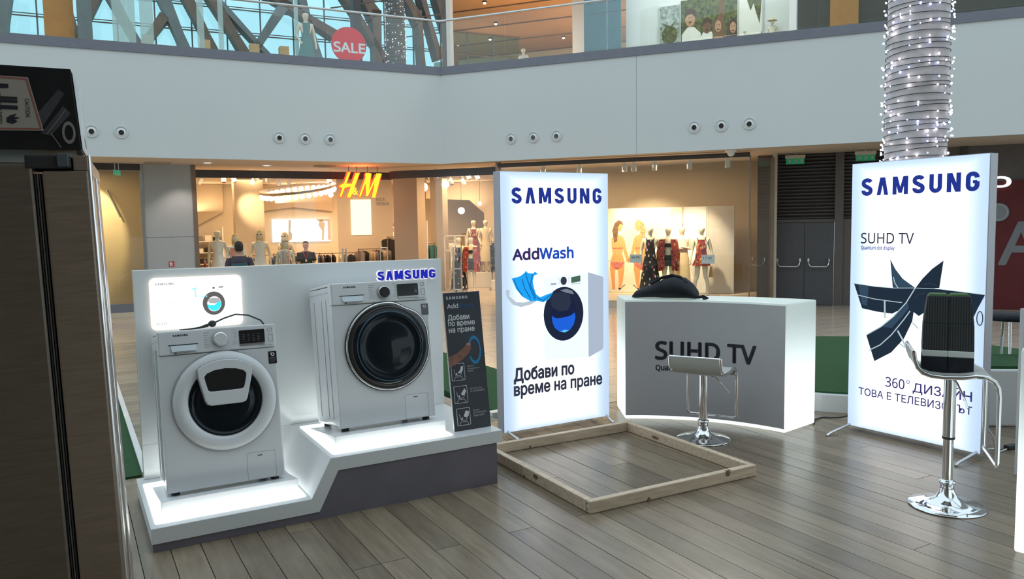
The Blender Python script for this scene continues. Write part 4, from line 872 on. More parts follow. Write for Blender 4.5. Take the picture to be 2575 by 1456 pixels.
g2 = panel_glow('lightbox_sheet_b', 0, .94, 0, 1.97, (1, 1, 1), (.50, .68, .92), 1.6, .78, .28)
b2 = lightbox('tall glowing television lightbox at right with dark star of screens', (2.490, 5.696, 0), math.atan2(-.833, .553), .945, 1.968, g2)
boxfoot(b2, .02, -.28, .35); boxfoot(b2, .92, -.26, .35)
mb = MB(); wordmark(mb, .081, .886, 1.733, 1.857, -.003); mb.build('lettering', BL, b2)
mb = MB(); put_text(mb, 'SUHD TV', .084, .472, 1.392, 1.468, -.003, .008); mb.build('lettering', BK, b2)
mb = MB(); put_text(mb, 'Quantum dot display', .086, .337, 1.340, 1.376, -.003, .02); mb.build('lettering', BL, b2)
lines(b2, emis('backlit_indigo', (.04, .035, .17), 1), ('360', .294, .432, .376, .446, -.003, .012), ('ДИЗАЙН.', .492, .882, .358, .452, -.003, .010), ('ТОВА Е ТЕЛЕВИЗОРЪТ', .090, .885, .283, .338, -.003, .012))
MB().ring_y(ell(.456, .434, .013, .013, 16), ell(.456, .434, .0085, .0085, 16), -.003, -.002).build('lettering', BL, b2)
def p2(poly, mt, y=-.003): return pr(poly, mt, y, b2)
TD = emis('tv_back', (.010, .022, .042), 1.0); TD2 = emis('tv_back_light', (.03, .065, .11), 1.0); TL_ = emis('tv_edge', (.45, .58, .62), 1.0)
C_ = (.491, 1.091)
p2([(.307, 1.282), (.345, 1.215), (.40, 1.15), (.491, 1.091), (.44, 1.088), (.33, 1.082)], TD2, -.002)
p2([(.675, 1.284), (.60, 1.225), (.54, 1.16), (.491, 1.091), (.60, 1.093), (.652, 1.10)], TD, -.002)
p2([(.035, 1.100), (.20, 1.085), (.34, 1.082), C_, (.47, 1.0), (.40, .94), (.33, .90), (.22, .905), (.102, .921)], TD, -.0025)
p2([C_, (.65, 1.092), (.80, 1.085), (.94, 1.072), (.90, .985), (.866, .90), (.75, .93), (.60, .96), (.52, .90), (.475, .93)], TD, -.0028)
p2([(.491, 1.091), (.44, 1.0), (.34, .88), (.25, .80), (.14, .729), (.206, .546), (.33, .625), (.42, .735), (.475, .86), (.488, .97)], TD, -.0032)
p2([(.44, .99), (.36, .90), (.30, .845), (.26, .80), (.33, .80), (.40, .88), (.45, .95)], TD2, -.0036)
p2([(.07, 1.09), (.15, 1.083), (.14, .94), (.10, .95)], TD2, -.003)
mb = MB()
for L_, r in (([(.037, 1.099), (.2, 1.085), (.34, 1.082), C_, (.65, 1.094), (.94, 1.074)], .0022), ([C_, (.43, .985), (.34, .88), (.25, .80), (.14, .729)], .004), ([(.07, 1.015), (.2, .995), (.37, .985), (.40, .985)], .003), ([(.275, .99), (.277, .94), (.28, .865)], .006), ([(.165, .62), (.25, .67), (.33, .75), (.42, .87), (.46, .93)], .004), ([(.375, .785), (.41, .73), (.437, .67)], .006), ([(.437, .67), (.39, .695)], .005), ([(.335, 1.16), (.345, 1.12), (.37, 1.085)], .003), ([(.48, .85), (.52, .815)], .005)):
    mb.tube([(x, -.0045, z) for x, z in L_], r, 5)
mb.build('print', TL_, b2)['kind'] = 'stuff'
mb = MB(); mb.tube([(.905 + .018 * math.cos(a * PI / 8) + .01, -.0045, .93 - .0 + .045 * math.sin(a * PI / 8) - .01) for a in range(17)], .003, 5); mb.tube([(.49, -.0045, 1.02), (.52, -.0045, 1.05), (.56, -.0045, 1.06)], .004, 5); mb.tube([(.55, -.0045, 1.12), (.60, -.0045, 1.13), (.64, -.0045, 1.11)], .003, 5); mb.build('print', BK, b2)['kind'] = 'stuff'

# ================================================================== COUNTERS
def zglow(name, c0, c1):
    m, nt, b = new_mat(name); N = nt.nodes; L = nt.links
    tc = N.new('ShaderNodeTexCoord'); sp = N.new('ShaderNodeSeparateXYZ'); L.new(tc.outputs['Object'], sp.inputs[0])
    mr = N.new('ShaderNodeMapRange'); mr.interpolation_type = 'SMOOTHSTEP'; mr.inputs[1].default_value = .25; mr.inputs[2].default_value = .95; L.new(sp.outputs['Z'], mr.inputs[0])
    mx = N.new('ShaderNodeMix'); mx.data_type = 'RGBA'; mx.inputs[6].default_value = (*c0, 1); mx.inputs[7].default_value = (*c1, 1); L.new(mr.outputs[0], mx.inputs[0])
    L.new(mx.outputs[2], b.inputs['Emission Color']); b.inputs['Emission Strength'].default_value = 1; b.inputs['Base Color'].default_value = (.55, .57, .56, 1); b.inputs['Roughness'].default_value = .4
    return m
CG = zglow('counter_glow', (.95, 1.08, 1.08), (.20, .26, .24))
def arcy(x): return .13 * (1 - ((x - .602) / .602) ** 2)
def counter(label, P, a, text=True):
    t = thing('glowing_counter', label, 'counter', P, a)
    fx = [1.203 * i / 24 for i in range(25)]
    front = [(x, arcy(x)) for x in fx]
    back = [(-.184 + 1.571 * (1 - i / 24), .388 + .13 * (1 - (2 * (1 - i / 24) - 1) ** 2)) for i in range(25)]
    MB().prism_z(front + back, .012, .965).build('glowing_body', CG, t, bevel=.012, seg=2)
    mb = MB(); v = []; f = []
    for i, x in enumerate(fx): y = arcy(x); v += [(x + (.004 if i == 0 else -.004 if i == 24 else 0), y - .004, .042), (x + (.004 if i == 0 else -.004 if i == 24 else 0), y - .004, .948)]
    for i in range(24): f.append((2 * i, 2 * i + 2, 2 * i + 3, 2 * i + 1))
    n_ = len(v); v += [(p[0], p[1] + .003, p[2]) for p in v]; f += [(2 * i + n_ + 1, 2 * i + 3 + n_, 2 * i + 2 + n_, 2 * i + n_) for i in range(24)]
    f += [(0, 1, n_ + 1, n_), (49, 48, n_ + 48, n_ + 49)] + [(2 * i + 1, 2 * i + 3, 2 * i + 3 + n_, 2 * i + 1 + n_) for i in range(24)]
    mb.add(v, f, False); mb.build('front_panel', mat('counter_panel', (.48, .475, .49), .55, var=.02), t) if text else None
    if text:
        fn = lambda q: (q[0], arcy(q[0]) - .0055, q[2])
        lines(t, M['print_dark'], ('SUHD TV', .228, .985, .494, .634, 0, .03, fn), ('Quantum dot display', .228, .733, .393, .450, 0, .02, fn))
    return t
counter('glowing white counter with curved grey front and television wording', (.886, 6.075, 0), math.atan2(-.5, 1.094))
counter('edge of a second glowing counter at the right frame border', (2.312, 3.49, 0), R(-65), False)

# backpack on the counter
t = thing('backpack', 'black backpack lying flat on the glowing counter', 'bag', (1.235, 6.17, .965), math.atan2(-.5, 1.094))
mb = MB()
rg = [(-.27, .012, .05, .012), (-.24, .028, .09, .028), (-.17, .045, .12, .04), (-.09, .062, .14, .055), (-.01, .085, .15, .075), (.07, .092, .15, .082), (.15, .080, .15, .075), (.20, .058, .13, .056), (.235, .035, .10, .034), (.245, .03, .06, .02)]
n = 18; v = []
for x, zc, ry, rz_ in rg:
    for j in range(n):
        a = 2 * PI * j / n; z = zc + rz_ * 1.05 * math.sin(a) * (1 + .06 * math.sin(3 * a + x * 20)); v.append((x, ry * math.cos(a), max(.001, z)))
f = [(i * n + j, i * n + (j + 1) % n, (i + 1) * n + (j + 1) % n, (i + 1) * n + j) for i in range(len(rg) - 1) for j in range(n)]; f += [tuple(range(n - 1, -1, -1)), tuple((len(rg) - 1) * n + j for j in range(n))]
mb.add(v, f, True); o = mb.build('bag_body', M['black_cloth'], t)
mb = MB(); mb.tube([(-.10, -.10, .12), (-.03, -.05, .165), (.05, -.03, .185), (.12, -.04, .17), (.17, -.07, .13)], .012, 8); mb.build('shoulder_strap', M['black_cloth'], t)
MB().tube([(.22, -.05, .02), (.27, -.06, .018), (.30, -.055, .025), (.33, -.05, .012), (.30, -.07, .006)], .012, 7).build('strap_end', M['black_cloth'], t)
MB().box(-.25, -.22, -.03, .02, .002, .02).build('buckle', M['rubber'], t, bevel=.004)

# ================================================================== BAR STOOLS
def stool(label, P, a, hs, joint, foot, seatm):
    t = thing('bar_stool', label, 'stool', P, a)
    MB().lathe([(.0, .0), (.188, .0), (.192, .004), (.188, .008), (.14, .014), (.09, .028), (.055, .052), (.038, .085), (.034, .10)], 48).build('base', M['chrome'], t)
    MB().lathe([(.034, .095), (.034, .125), (.040, .128), (.040, .14), (.032, .143), (.026, .15)], 28).build('collar', M['chrome'], t)
    MB().cyl(0, 0, .0255, .10, joint + .02, 28).build('lower_tube', M['chrome'], t)
    MB().cyl(0, 0, .0305, joint + .012, hs - .012, 28).build('column', M['chrome'], t)
    MB().lathe([(.0315, joint), (.0315, joint + .012)], 28).build('seal', M['rubber'], t)
    pr_ = [(-.196, hs + .125), (-.19, hs + .085), (-.176, hs + .045), (-.15, hs + .016), (-.11, hs + .002), (-.05, hs - .003), (.03, hs + .0), (.09, hs + .010), (.14, hs + .008), (.175, hs - .012), (.192, hs - .045)]
    mb = MB(); k = len(pr_); v = []
    for dx_ in (-.175, .175):
        for i, (y, z) in enumerate(pr_):
            d = Vector((pr_[min(i + 1, k - 1)][0] - pr_[max(i - 1, 0)][0], pr_[min(i + 1, k - 1)][1] - pr_[max(i - 1, 0)][1])).normalized(); nx, nz = -d.y * .008, d.x * .008
            v += [(dx_, y + nx, z + nz), (dx_, y - nx, z - nz)]
    f = []
    for i in range(k - 1):
        A = 2 * i; B = 2 * k + 2 * i
        f += [(A, B, B + 2, A + 2), (A + 1, A + 3, B + 3, B + 1), (A, A + 2, A + 3, A + 1), (B, B + 1, B + 3, B + 2)]
    f += [(0, 1, 2 * k + 1, 2 * k), (2 * k - 2, 4 * k - 2, 4 * k - 1, 2 * k - 1)]
    mb.add(v, f, True); o = mb.build('seat', seatm, t)
    bm = bmesh.new(); bm.from_mesh(o.data); bmesh.ops.recalc_face_normals(bm, faces=bm.faces); [setattr(e, 'smooth', e.calc_face_angle(0) < .6) for e in bm.edges]; bm.to_mesh(o.data); bm.free()
    rail = pr_ + [(.197, hs - .09), (.197, foot + .02)]
    for dx_ in (-.182, .182): MB().tube([(dx_, y, z) for y, z in rail], .0115, 8).build('side_rail', M['chrome'], t)
    MB().tube([(-.182, .197, foot + .02), (-.18, .197, foot + .004), (-.16, .197, foot), (.16, .197, foot), (.18, .197, foot + .004), (.182, .197, foot + .02)], .0095, 8).build('footrest', M['chrome'], t)
    MB().tube([(-.182, pr_[0][0], pr_[0][1]), (.182, pr_[0][0], pr_[0][1])], .008, 8).build('back_rail', M['chrome'], t)
    MB().box(-.07, .07, -.07, .07, hs - .022, hs - .011).build('seat_plate', M['steel'], t)
    MB().tube([(.03, .0, hs - .03), (.08, .02, hs - .045), (.14, .05, hs - .12), (.17, .06, hs - .16)], .0055, 8).build('height_lever', M['chrome'], t)
    return t
stool('chrome bar stool with pale seat before the curved grey counter', (1.365, 5.50, 0), R(-32), .500, .135, .135, mat('seat_pale', (.50, .51, .48), .45, var=.03))
stool('chrome bar stool holding a black bag before the television lightbox', (2.349, 4.114, 0), R(-112), .742, .374, .29, mat('seat_grey', (.42, .42, .40), .45, var=.03))

# ribbed black bag on the second stool
def rib_mat():
    m, nt, b = new_mat('ribbed_black'); N = nt.nodes; L = nt.links
    tc = N.new('ShaderNodeTexCoord'); w = N.new('ShaderNodeTexWave'); w.inputs['Scale'].default_value = 26; w.bands_direction = 'Y'; L.new(tc.outputs['Object'], w.inputs[0])
    r = N.new('ShaderNodeValToRGB'); r.color_ramp.elements[0].color = (.008, .010, .012, 1); r.color_ramp.elements[1].color = (.045, .050, .052, 1); L.new(w.outputs[0], r.inputs[0]); L.new(r.outputs[0], b.inputs['Base Color'])
    bp = N.new('ShaderNodeBump'); bp.inputs['Strength'].default_value = .6; bp.inputs['Distance'].default_value = .004; L.new(w.outputs[0], bp.inputs['Height']); L.new(bp.outputs[0], b.inputs['Normal']); b.inputs['Roughness'].default_value = .75
    return m
RB = rib_mat()
t = thing('ribbed_bag', 'black ribbed bag with white band standing on the stool', 'bag', (2.349, 4.114, .7485), R(-116))
for s in (-1, 1):
    c = -.020 + s * .0605
    def ringb(z, hy, hx, dy=0): return [(-hx, c + dy - hy, z), (hx, c + dy - hy, z), (hx, c + dy + hy, z), (-hx, c + dy + hy, z)]
    def seg_(z0, hy0, hx0, z1, hy1, hx1, m_, nm, dy0=0, dy1=0):
        v = ringb(z0, hy0, hx0, dy0) + ringb(z1, hy1, hx1, dy1)
        return MB().add(v, [(3, 2, 1, 0), (4, 5, 6, 7), (0, 1, 5, 4), (1, 2, 6, 5), (2, 3, 7, 6), (3, 0, 4, 7)]).build(nm, m_, t, bevel=.006, seg=2)
    seg_(0, .060, .085, .085, .060, .088, M['black_cloth'], 'bottom_panel')
    seg_(.083, .0602, .0885, .118, .0602, .0885, mat('band_white', (.62, .66, .62), .6, var=.03), 'white_band')
    seg_(.116, .060, .087, .260, .059, .080, RB, 'ribbed_panel', 0, -s * .002); seg_(.259, .059, .080, .405, .050, .062, RB, 'ribbed_panel', -s * .002, -s * .0105)
    seg_(.403, .046, .056, .414, .040, .046, mat('bag_green', (.04, .10, .02), .8, var=.2), 'green_lining', -s * .0105, -s * .0105)

# ================================================================== WOODEN FRAME ON THE FLOOR
fa = math.atan2(.594, 1.086)
t = thing('wooden_floor_frame', 'square frame of raw pine boards lying on the deck', 'frame', (.402, 4.073, 0), fa)
Wd, Dp, th, hh = 1.237, 1.29, .042, .07
def board(x0, x1, y0, y1):
    return MB().box(x0, x1, y0, y1, .0005, hh).build('board', M['pine'], t, bevel=.006, seg=2)
f0 = board(0, Wd, 0, th); f1 = board(0, Wd, Dp - th, Dp); f2 = board(0, th, th + .001, Dp - th - .001); f3 = board(Wd - th, Wd, th + .001, Dp - th - .001)
MB().disc_y(.40, .010, .011, -.0015, .0, 14).build('knot', M['knot'], f0); MB().disc_y(1.0, .056, .018, -.0012, .0, 14).build('knot', M['knot'], f0)
MB().box(.985, 1.03, .002, .02, hh, hh + .0008).build('knot', M['knot'], f0)
for y, z, r in ((.05, .052, .005), (.05, .018, .005)): MB().add([(-.001, y - .02 + r * math.cos(a * PI / 5), z + r * math.sin(a * PI / 5)) for a in range(10)], [tuple(range(9, -1, -1))]).build('screw', M['rubber'], f2 if 0 else t)
MB().add([(-.0012, .58 + .03 * math.cos(a * PI / 6), .045 + .014 * math.sin(a * PI / 6)) for a in range(12)], [tuple(range(11, -1, -1))]).build('knot', M['knot'], f2)
MB().add([(-.0012, .72 + .012 * math.cos(a * PI / 6), .008 + .008 * math.sin(a * PI / 6)) for a in range(12)], [tuple(range(11, -1, -1))]).build('knot', M['knot'], f2)
MB().add([(Wd - th - .0008, .92 + .04 * math.cos(a * PI / 6), .03 + .012 * math.sin(a * PI / 6)) for a in range(12)], [tuple(range(11, -1, -1))]).build('knot', M['knot'], f3)
MB().disc_y(.35, .012, .010, Dp - th - .001, Dp - th, 12).build('knot', M['knot'], f1)

# ================================================================== FRIDGE AND THE BOX ON IT
t = thing('refrigerator', 'dark steel refrigerator seen from its side at the left edge', 'refrigerator', (-1.180, 2.3, 0), rot=(0, -.025, R(25.5)))
MB().box(-.85, -.147, 0, .70, .02, 1.765).build('body', M['fridge'], t, bevel=.008, seg=2)
gk = M['rubber']
for i, x in enumerate((-.143, -.137, -.131)): MB().box(x - .0018, x + .0018, .004, .69, .02, 1.735).build('gasket', gk if i % 2 == 0 else M['fridge'], t)
dr = MB().box(-.126, -.008, .004, .70, .02, 1.742).build('door', M['fridge_door'], t, bevel=.006, seg=2)
MB().tube([(-.006, .012, .03), (-.006, .012, 1.785)], .0075, 10).build('door_edge_trim', M['chrome'], dr)
MB().tube([(.008, .03, .03), (.008, .03, 1.72)], .004, 8).build('door_edge_trim', M['chrome'], dr)
MB().box(-.046, -.006, .004, .70, 1.742, 1.785).build('door_cap', M['fridge_door'], dr, bevel=.004)
mb = MB().box(-.165, -.050, -.004, .16, 1.748, 1.786); hg = mb.build('hinge_cover', M['black_gloss'] if 0 else M['rubber'], t, bevel=.006)
MB().box(-.085, -.055, -.012, .03, 1.752, 1.79).build('hinge_block', mat('hinge_grey', (.10, .12, .13), .4, var=.05), t, bevel=.004)
t = thing('cardboard_box', 'black printed cardboard box lying on top of the refrigerator', 'box', (-1.240, 2.275, 1.793), R(26))
MB().add([(-.6, 0, 0), (-.0, 0, 0.006), (.0, .42, 0), (-.6, .42, 0), (-.6, 0, .236), (-.016, 0, .236), (-.012, .42, .236), (-.6, .42, .236)], [(3, 2, 1, 0), (4, 5, 6, 7), (0, 1, 5, 4), (1, 2, 6, 5), (2, 3, 7, 6), (3, 0, 4, 7)]).build('carton', mat('carton_black', (.014, .014, .017), .35, var=.6, vs=5), t, bevel=.003)
o = MB().add([(.002, .004, .008), (.004, .416, .004), (-.008, .416, .232), (-.013, .004, .232)], [(0, 1, 2, 3)]).build('printed_side', mat('carton_pale_print', (.55, .60, .62), .5, var=.15, vs=7), t)
MB().add([(-.0185, .03, .19), (-.0105, .03, .10), (-.012, .16, .12), (-.018, .14, .20)], [(0, 1, 2, 3)]).build('print', mat('carton_green', (.10, .30, .06), .6, var=.2), t)
MB().add([(.002, .20, .05), (.003, .26, .03), (-.006, .27, .11), (-.006, .22, .12)], [(0, 1, 2, 3)]).build('print', M['print_dark'], t)
def poly_front(pts, mt, y=-.001, nm='print', par=t): return MB().prism_y(pts, y, 0.0).build(nm, mt, par)
GP = mat('carton_grey_print', (.07, .07, .08), .4, var=.3, vs=9); GP2 = mat('carton_line_print', (.28, .25, .24), .5, var=.1)
poly_front([(-.13, .075), (-.05, .175), (-.035, .165), (-.10, .06)], GP); poly_front([(-.10, .05), (-.04, .13), (-.022, .11), (-.075, .045)], GP, -.0012)
MB().ring_y(ell(-.030, .055, .017, .032, 22), ell(-.030, .055, .011, .022, 22), -.002, 0).build('print', GP2, t); mb = MB(); mb.tube([(-.085, -.001, .05), (-.055, -.001, .09), (-.035, -.001, .12)], .0012, 4); mb.tube([(-.075, -.001, .052), (-.052, -.001, .012)], .0012, 4); mb.build('print', GP2, t)['kind'] = 'stuff'
lb = MB().add([(-.32, -.0018, .052), (-.092, -.0018, .058), (-.122, -.0018, .205), (-.32, -.0018, .207)], [(0, 1, 2, 3)]).build('caution_label', mat('label_paper', (.42, .38, .34), .6, var=.05), t)
def lf(q):      # label writing runs down the box: turn it a quarter
    return (-.150 - (q[2]) + (0.0), -.0026, .19 - q[0] * 1.0)
lines(lb, M['print_dark'], ('CAUTION!', .045, .095, .015, .025, 0, .01, lambda q: (-.148 + q[2], -.0026, .19 - q[0])), ('Lithium ion battery', .03, .118, .0, .01, 0, .01, lambda q: (-.198 + q[2], -.0026, .19 - q[0])), ('inside', .05, .10, .0, .008, 0, .01, lambda q: (-.213 + q[2], -.0026, .19 - q[0])))
mb = MB(); mb.prism_y([(-0.1900, .171), (-0.1700, .172), (-0.1700, .183), (-0.1900, .184)], -.0028, -.0018); mb.prism_y([(-0.2100, .1765), (-0.1900, .1765), (-0.1900, .1785), (-0.2100, .1785)], -.0028, -.0018); mb.prism_y([(-0.2120, .171), (-0.2090, .171), (-0.2090, .184), (-0.2120, .184)], -.0028, -.0018)
for j, z in enumerate((.146, .137, .120)): mb.prism_y([(-0.1970, z - .004 - j * .001), (-0.1510, z - .004 - j * .001), (-0.1510, z + .003 + j * .001), (-0.1970, z + .003 + j * .001)], -.0028, -.0018)
mb.prism_y([(-0.1800, .078), (-0.1650, .074), (-0.1530, .082), (-0.1610, .086), (-0.1470, .092), (-0.1610, .094), (-0.1550, .102), (-0.1700, .098), (-0.1790, .090)], -.0028, -.0018); mb.build('symbol', M['print_dark'], lb)['kind'] = 'stuff'
mb = MB(); RD = mat('label_red', (.35, .12, .10), .6, var=.1)
def strip(a, b, w_=.0022):
    d = Vector((b[0] - a[0], b[1] - a[1])).normalized(); n_ = Vector((-d.y, d.x)) * w_; mb.prism_y([(a[0] - n_.x, a[1] - n_.y), (b[0] - n_.x, b[1] - n_.y), (b[0] + n_.x, b[1] + n_.y), (a[0] + n_.x, a[1] + n_.y)], -.0026, -.0018)
strip((-.32, .203), (-.126, .200)); strip((-.126, .200), (-.098, .063)); strip((-.098, .063), (-.32, .057)); mb.build('label_border', RD, lb)['kind'] = 'stuff'

# cables on the floor
t = tag(MB().tube([(2.30, 5.86, .01), (2.36, 5.98, .008), (2.44, 6.04, .007), (2.50, 6.02, .008), (2.56, 5.98, .02), (2.58, 5.90, .05)], .006, 7).build('floor_cable', M['rubber']), 'black cable on the deck between counter and television lightbox', 'cable')
t = tag(MB().tube([(3.06, 4.98, .22), (3.10, 5.0, .20), (3.16, 5.02, .12), (3.18, 5.02, .03), (3.22, 5.05, .006), (3.32, 5.12, .006)], .006, 7).build('floor_cable', M['white']), 'white cable hanging behind the television lightbox down to the deck', 'cable')
t = thing('plug_adapter', 'black plug adapter lying on the deck behind the right lightbox', 'adapter', (3.36, 5.14, .0), .4)
MB().box(-.05, .05, -.02, .02, .001, .03).build('housing', M['rubber'], t, bevel=.006)

# ================================================================== SHOP CONTENTS
# hanging red neon shop sign, its burnt-out core painted as yellow glowing faces
t = thing('lit_shop_sign', 'glowing red slanted letter sign with burnt-out yellow core hanging at the shop entrance', 'sign', LF(0, -.6, 0), LF_A)
SR = emis('sign_red_glow', (1, .06, .02), 2.2); SY = emis('sign_burnt_out_core', (1, .62, .03), 1.7)
def sbar(mb, x0, z0, x1, z1, w0, w1, y0, y1):
    mb.prism_y([(x0 - w0 / 2, z0), (x0 + w0 / 2, z0), (x1 + w1 / 2, z1), (x1 - w1 / 2, z1)], y0, y1)
letters = {'H': [(4.69, 2.37, 4.93, 2.985, .05, .06), (4.90, 2.35, 5.15, 2.97, .10, .10)], 'M': [(5.19, 2.37, 5.42, 2.97, .045, .05), (5.43, 2.97, 5.38, 2.39, .15, .06), (5.39, 2.40, 5.66, 2.93, .04, .05), (5.71, 2.97, 5.55, 2.35, .13, .09)]}
for nm_, bars in letters.items():
    a = MB(); b = MB()
    for q in bars: sbar(a, q[0], q[1] - .018, q[2], q[3] + .018, q[4] + .045, q[5] + .045, 0, .07); sbar(b, *q[:4], q[4], q[5], -.012, 0)
    if nm_ == 'H': a.prism_y([(4.63, 2.62), (4.74, 2.55), (5.03, 2.62), (5.11, 2.70), (5.05, 2.73), (4.75, 2.72)], 0, .07); b.prism_y([(4.66, 2.63), (4.75, 2.58), (5.01, 2.64), (5.08, 2.70), (4.76, 2.70)], -.012, 0)
    a.build('letter_back', SR, t); b.build('letter_face', SY, t)
mb = MB(); put_text(mb, '&', 5.00, 5.14, 2.42, 2.60, -.012, .02); mb.build('letter_face', SY, t)
mb = MB()
for x in (4.93, 5.13, 5.42, 5.68): MB().tube([(x, .03, 2.97), (x, .03, 3.15)], .008, 6).build('hanger', M['rubber'], t)
area('sign_glow', LF(5.2, -.62, 3.0), .5, 7, (1, .12, .03), (0, -.2, 1))

# oval ring of bulbs
t = thing('bulb_chandelier', 'oval brass chandelier of round white bulbs inside the shop', 'chandelier', (-6.04, 22.25, 2.60), rot=(R(11), R(-6.5), LF_A - .2))
n = 34; ov = [(1.0 * math.cos(2 * PI * i / n), .78 * math.sin(2 * PI * i / n)) for i in range(n)]
a_ = [(x * 1.07, y * 1.07) for x, y in ov]; b_ = [(x * .93, y * .93) for x, y in ov]; v = [(x, y, z) for z in (.09, .15) for L_ in (a_, b_) for x, y in L_]
MB().add(v, [q for i in range(n) for j in ((i + 1) % n,) for q in ((i, j, n * 2 + j, n * 2 + i), (n + j, n + i, n * 3 + i, n * 3 + j), (j, i, n + i, n + j), (2 * n + i, 2 * n + j, 3 * n + j, 3 * n + i))]).build('hoop', M['bronze'], t)
BW = emis('bulb_white', (1, .93, .86), 5)
bm_ = MB().ball((0, 0, 0), .072, 12, 8).mesh('bulb', BW); sm_ = MB().cyl(0, 0, .02, .05, .10, 8).mesh('socket', M['bronze'])
for x, y in ov:
    o = bpy.data.objects.new('bulb', bm_); COL.objects.link(o); o.parent = t; o.location = (x, y, 0); q = bpy.data.objects.new('socket', sm_); COL.objects.link(q); q.parent = o
for x, y in ((-.8, 0), (.8, 0), (0, .5)): MB().tube([(x, y, .13), (x * .9, y, .5)], .008, 6).build('rod', M['bronze'], t)
for i, (P, r, lb) in enumerate((((-2.54, 22.86, 2.73), .13, 'large round globe lamp right of the grey wall lettering'), ((-1.9, 22.92, 2.80), .11, 'second round globe lamp near the shop ceiling, right of the larger one'), ((-.95, 23.98, 2.26), .06, 'tiny round lamp above the two tall mannequins'), ((-1.58, 24.95, 2.07), .11, 'round lamp low above the entrance mannequins'), ((-4.93, 21.44, 2.49), .07, 'single round bulb just left of the lit letter sign'))):
    t = thing('globe_lamp', lb, 'lamp', P); MB().ball((0, 0, 0), r, 14, 9).build('globe', BW, t); MB().tube([(0, 0, r), (0, 0, 3.14 - P[2])], .006, 5).build('rod', M['rubber'], t)

# track spotlights under shop ceilings
def track_spot(P, a, lb, mt=M['white'], tilt=.5):
    t = thing('track_spotlight', lb, 'spotlight', P, a, 'white track spotlights on the shop ceiling')
    MB().box(-.02, .02, -.05, .05, .0, .03).tube([(0, 0, 0), (0, 0, -.09)], .012, 6).build('bracket', mt, t)
    c_, s_ = math.cos(tilt), math.sin(tilt)
    MB().tube([(0, .05 * s_, -.08), (0, -.10 * s_, -.08 - .20 * c_)], .062, 14).build('housing', mt, t)
    MB().tube([(0, -.095 * s_, -.08 - .19 * c_), (0, -.105 * s_, -.08 - .205 * c_)], .05, 14).build('lens', M['beige2'], t); return t
for x, o_ in ((.95, 'far left of the television window row'), (1.9, 'partly hidden behind the washing machine lightbox'), (3.05, 'left of a close pair in the shop window'), (3.28, 'right of a close pair in the shop window'), (3.78, 'third from the right in the shop window'), (4.62, 'second from the right in the shop window'), (5.5, 'rightmost in the shop window')):
    track_spot(RF(x, .75, 3.12), RF_A, 'white ceiling spotlight, ' + o_, tilt=.15 if x > 1 else .6)
pls = [(2.2, 2.2), (2.45, 2.2), (2.9, 1.4), (3.25, 1.5), (3.1, 3.1), (4.0, 4.2), (4.3, 4.2), (5.0, 2.0), (5.4, 3.4), (6.9, 4.4), (7.2, 4.4), (7.9, 3.4), (8.4, 3.4), (8.9, 2.4), (9.3, 2.4), (7.9, 5.6), (8.9, 5.6), (1.7, 3.3)]
TSP = ['far left front', 'second from far left front', 'left, nearest the window', 'left front, right one of a near pair', 'left, mid depth', 'left one of pair left of bulbs', 'right one of pair left of bulbs', 'front, left of the bulb ring', 'behind the bulb ring, left part', 'left one of pair behind bulbs', 'right one of pair behind bulbs', 'left one behind the lit sign', 'right one behind the lit sign', 'left one near the brown column', 'right one near the brown column', 'deep, left of the brown column', 'deep, behind the brown column', 'far left, mid depth']
for i, (x, y) in enumerate(pls): track_spot(LF(x, y, 3.12), LF_A + i, 'white spotlight on the beige shop ceiling, ' + TSP[i], tilt=.5 + .1 * (i % 3))

for i, (x, y) in enumerate(((-2.4, .9), (-2.15, .9), (-1.5, 1.6), (-1.25, 1.6), (-.55, 1.1), (-.3, 1.1), (-.9, 3.2), (-.65, 3.2))):
    track_spot(RF(x, y, 3.12), RF_A + i * .7, 'white entrance ceiling spotlight, ' + ('left one of the leftmost pair', 'right one of the leftmost pair', 'left one of the middle pair', 'right one of the middle pair', 'left one nearest the lightbox', 'right one nearest the lightbox', 'left one of the deep pair', 'right one of the deep pair')[i], tilt=.5)
col('wall_column', (-2.35, 24.7), RF_A, .42, .4, M['beige2'])
col('wall_column', (-.55, 26.9), RF_A, .8, .3, M['beige2'], 2.3)
struct(MB().prism_y([(-2.2, 3.14), (1.4, 3.14), (1.4, .9), (-.5, 2.5), (-2.2, 2.6)], 0, .15).build('wall_bulkhead', M['beige2'], None, (-1.0, 27.6, 0), RF_A))
area('entrance_strip_light', (-1.8, 27.2, 2.3), 1.2, 25, WARM, (0, .3, 1), .1)
area('entrance_light', (-1.3, 25.0, 3.1), 1.5, 110, WARM)

# ---- people and mannequins
def skin_mesh(name, chains, mats, pick=None, sub=2):
    v, e, r = [], [], []
    idx = {}
    for ch in chains:
        prev = None
        for p, rad in ch:
            k = tuple(round(c, 4) for c in p)
            if k not in idx: idx[k] = len(v); v.append(p); r.append(rad)
            if prev is not None and prev != idx[k]: e.append((prev, idx[k]))
            prev = idx[k]
    me = bpy.data.meshes.new(name); me.from_pydata(v, e, []); o = bpy.data.objects.new(name, me); COL.objects.link(o)
    sk = o.modifiers.new('s', 'SKIN'); sk.use_smooth_shade = True; o.modifiers.new('u', 'SUBSURF').levels = sub
    for i, q in enumerate(me.skin_vertices[0].data): q.radius = r[i] if isinstance(r[i], tuple) else (r[i], r[i]); q.use_root = (i == 0)
    bpy.context.view_layer.update()
    dg = bpy.context.evaluated_depsgraph_get(); out = bpy.data.meshes.new_from_object(o.evaluated_get(dg), preserve_all_data_layers=True, depsgraph=dg); bpy.data.objects.remove(o); bpy.data.meshes.remove(me)
    out.materials.clear()
    for m_ in mats: out.materials.append(m_)
    if pick:
        for p in out.polygons: p.material_index = pick(p.center)
    return out
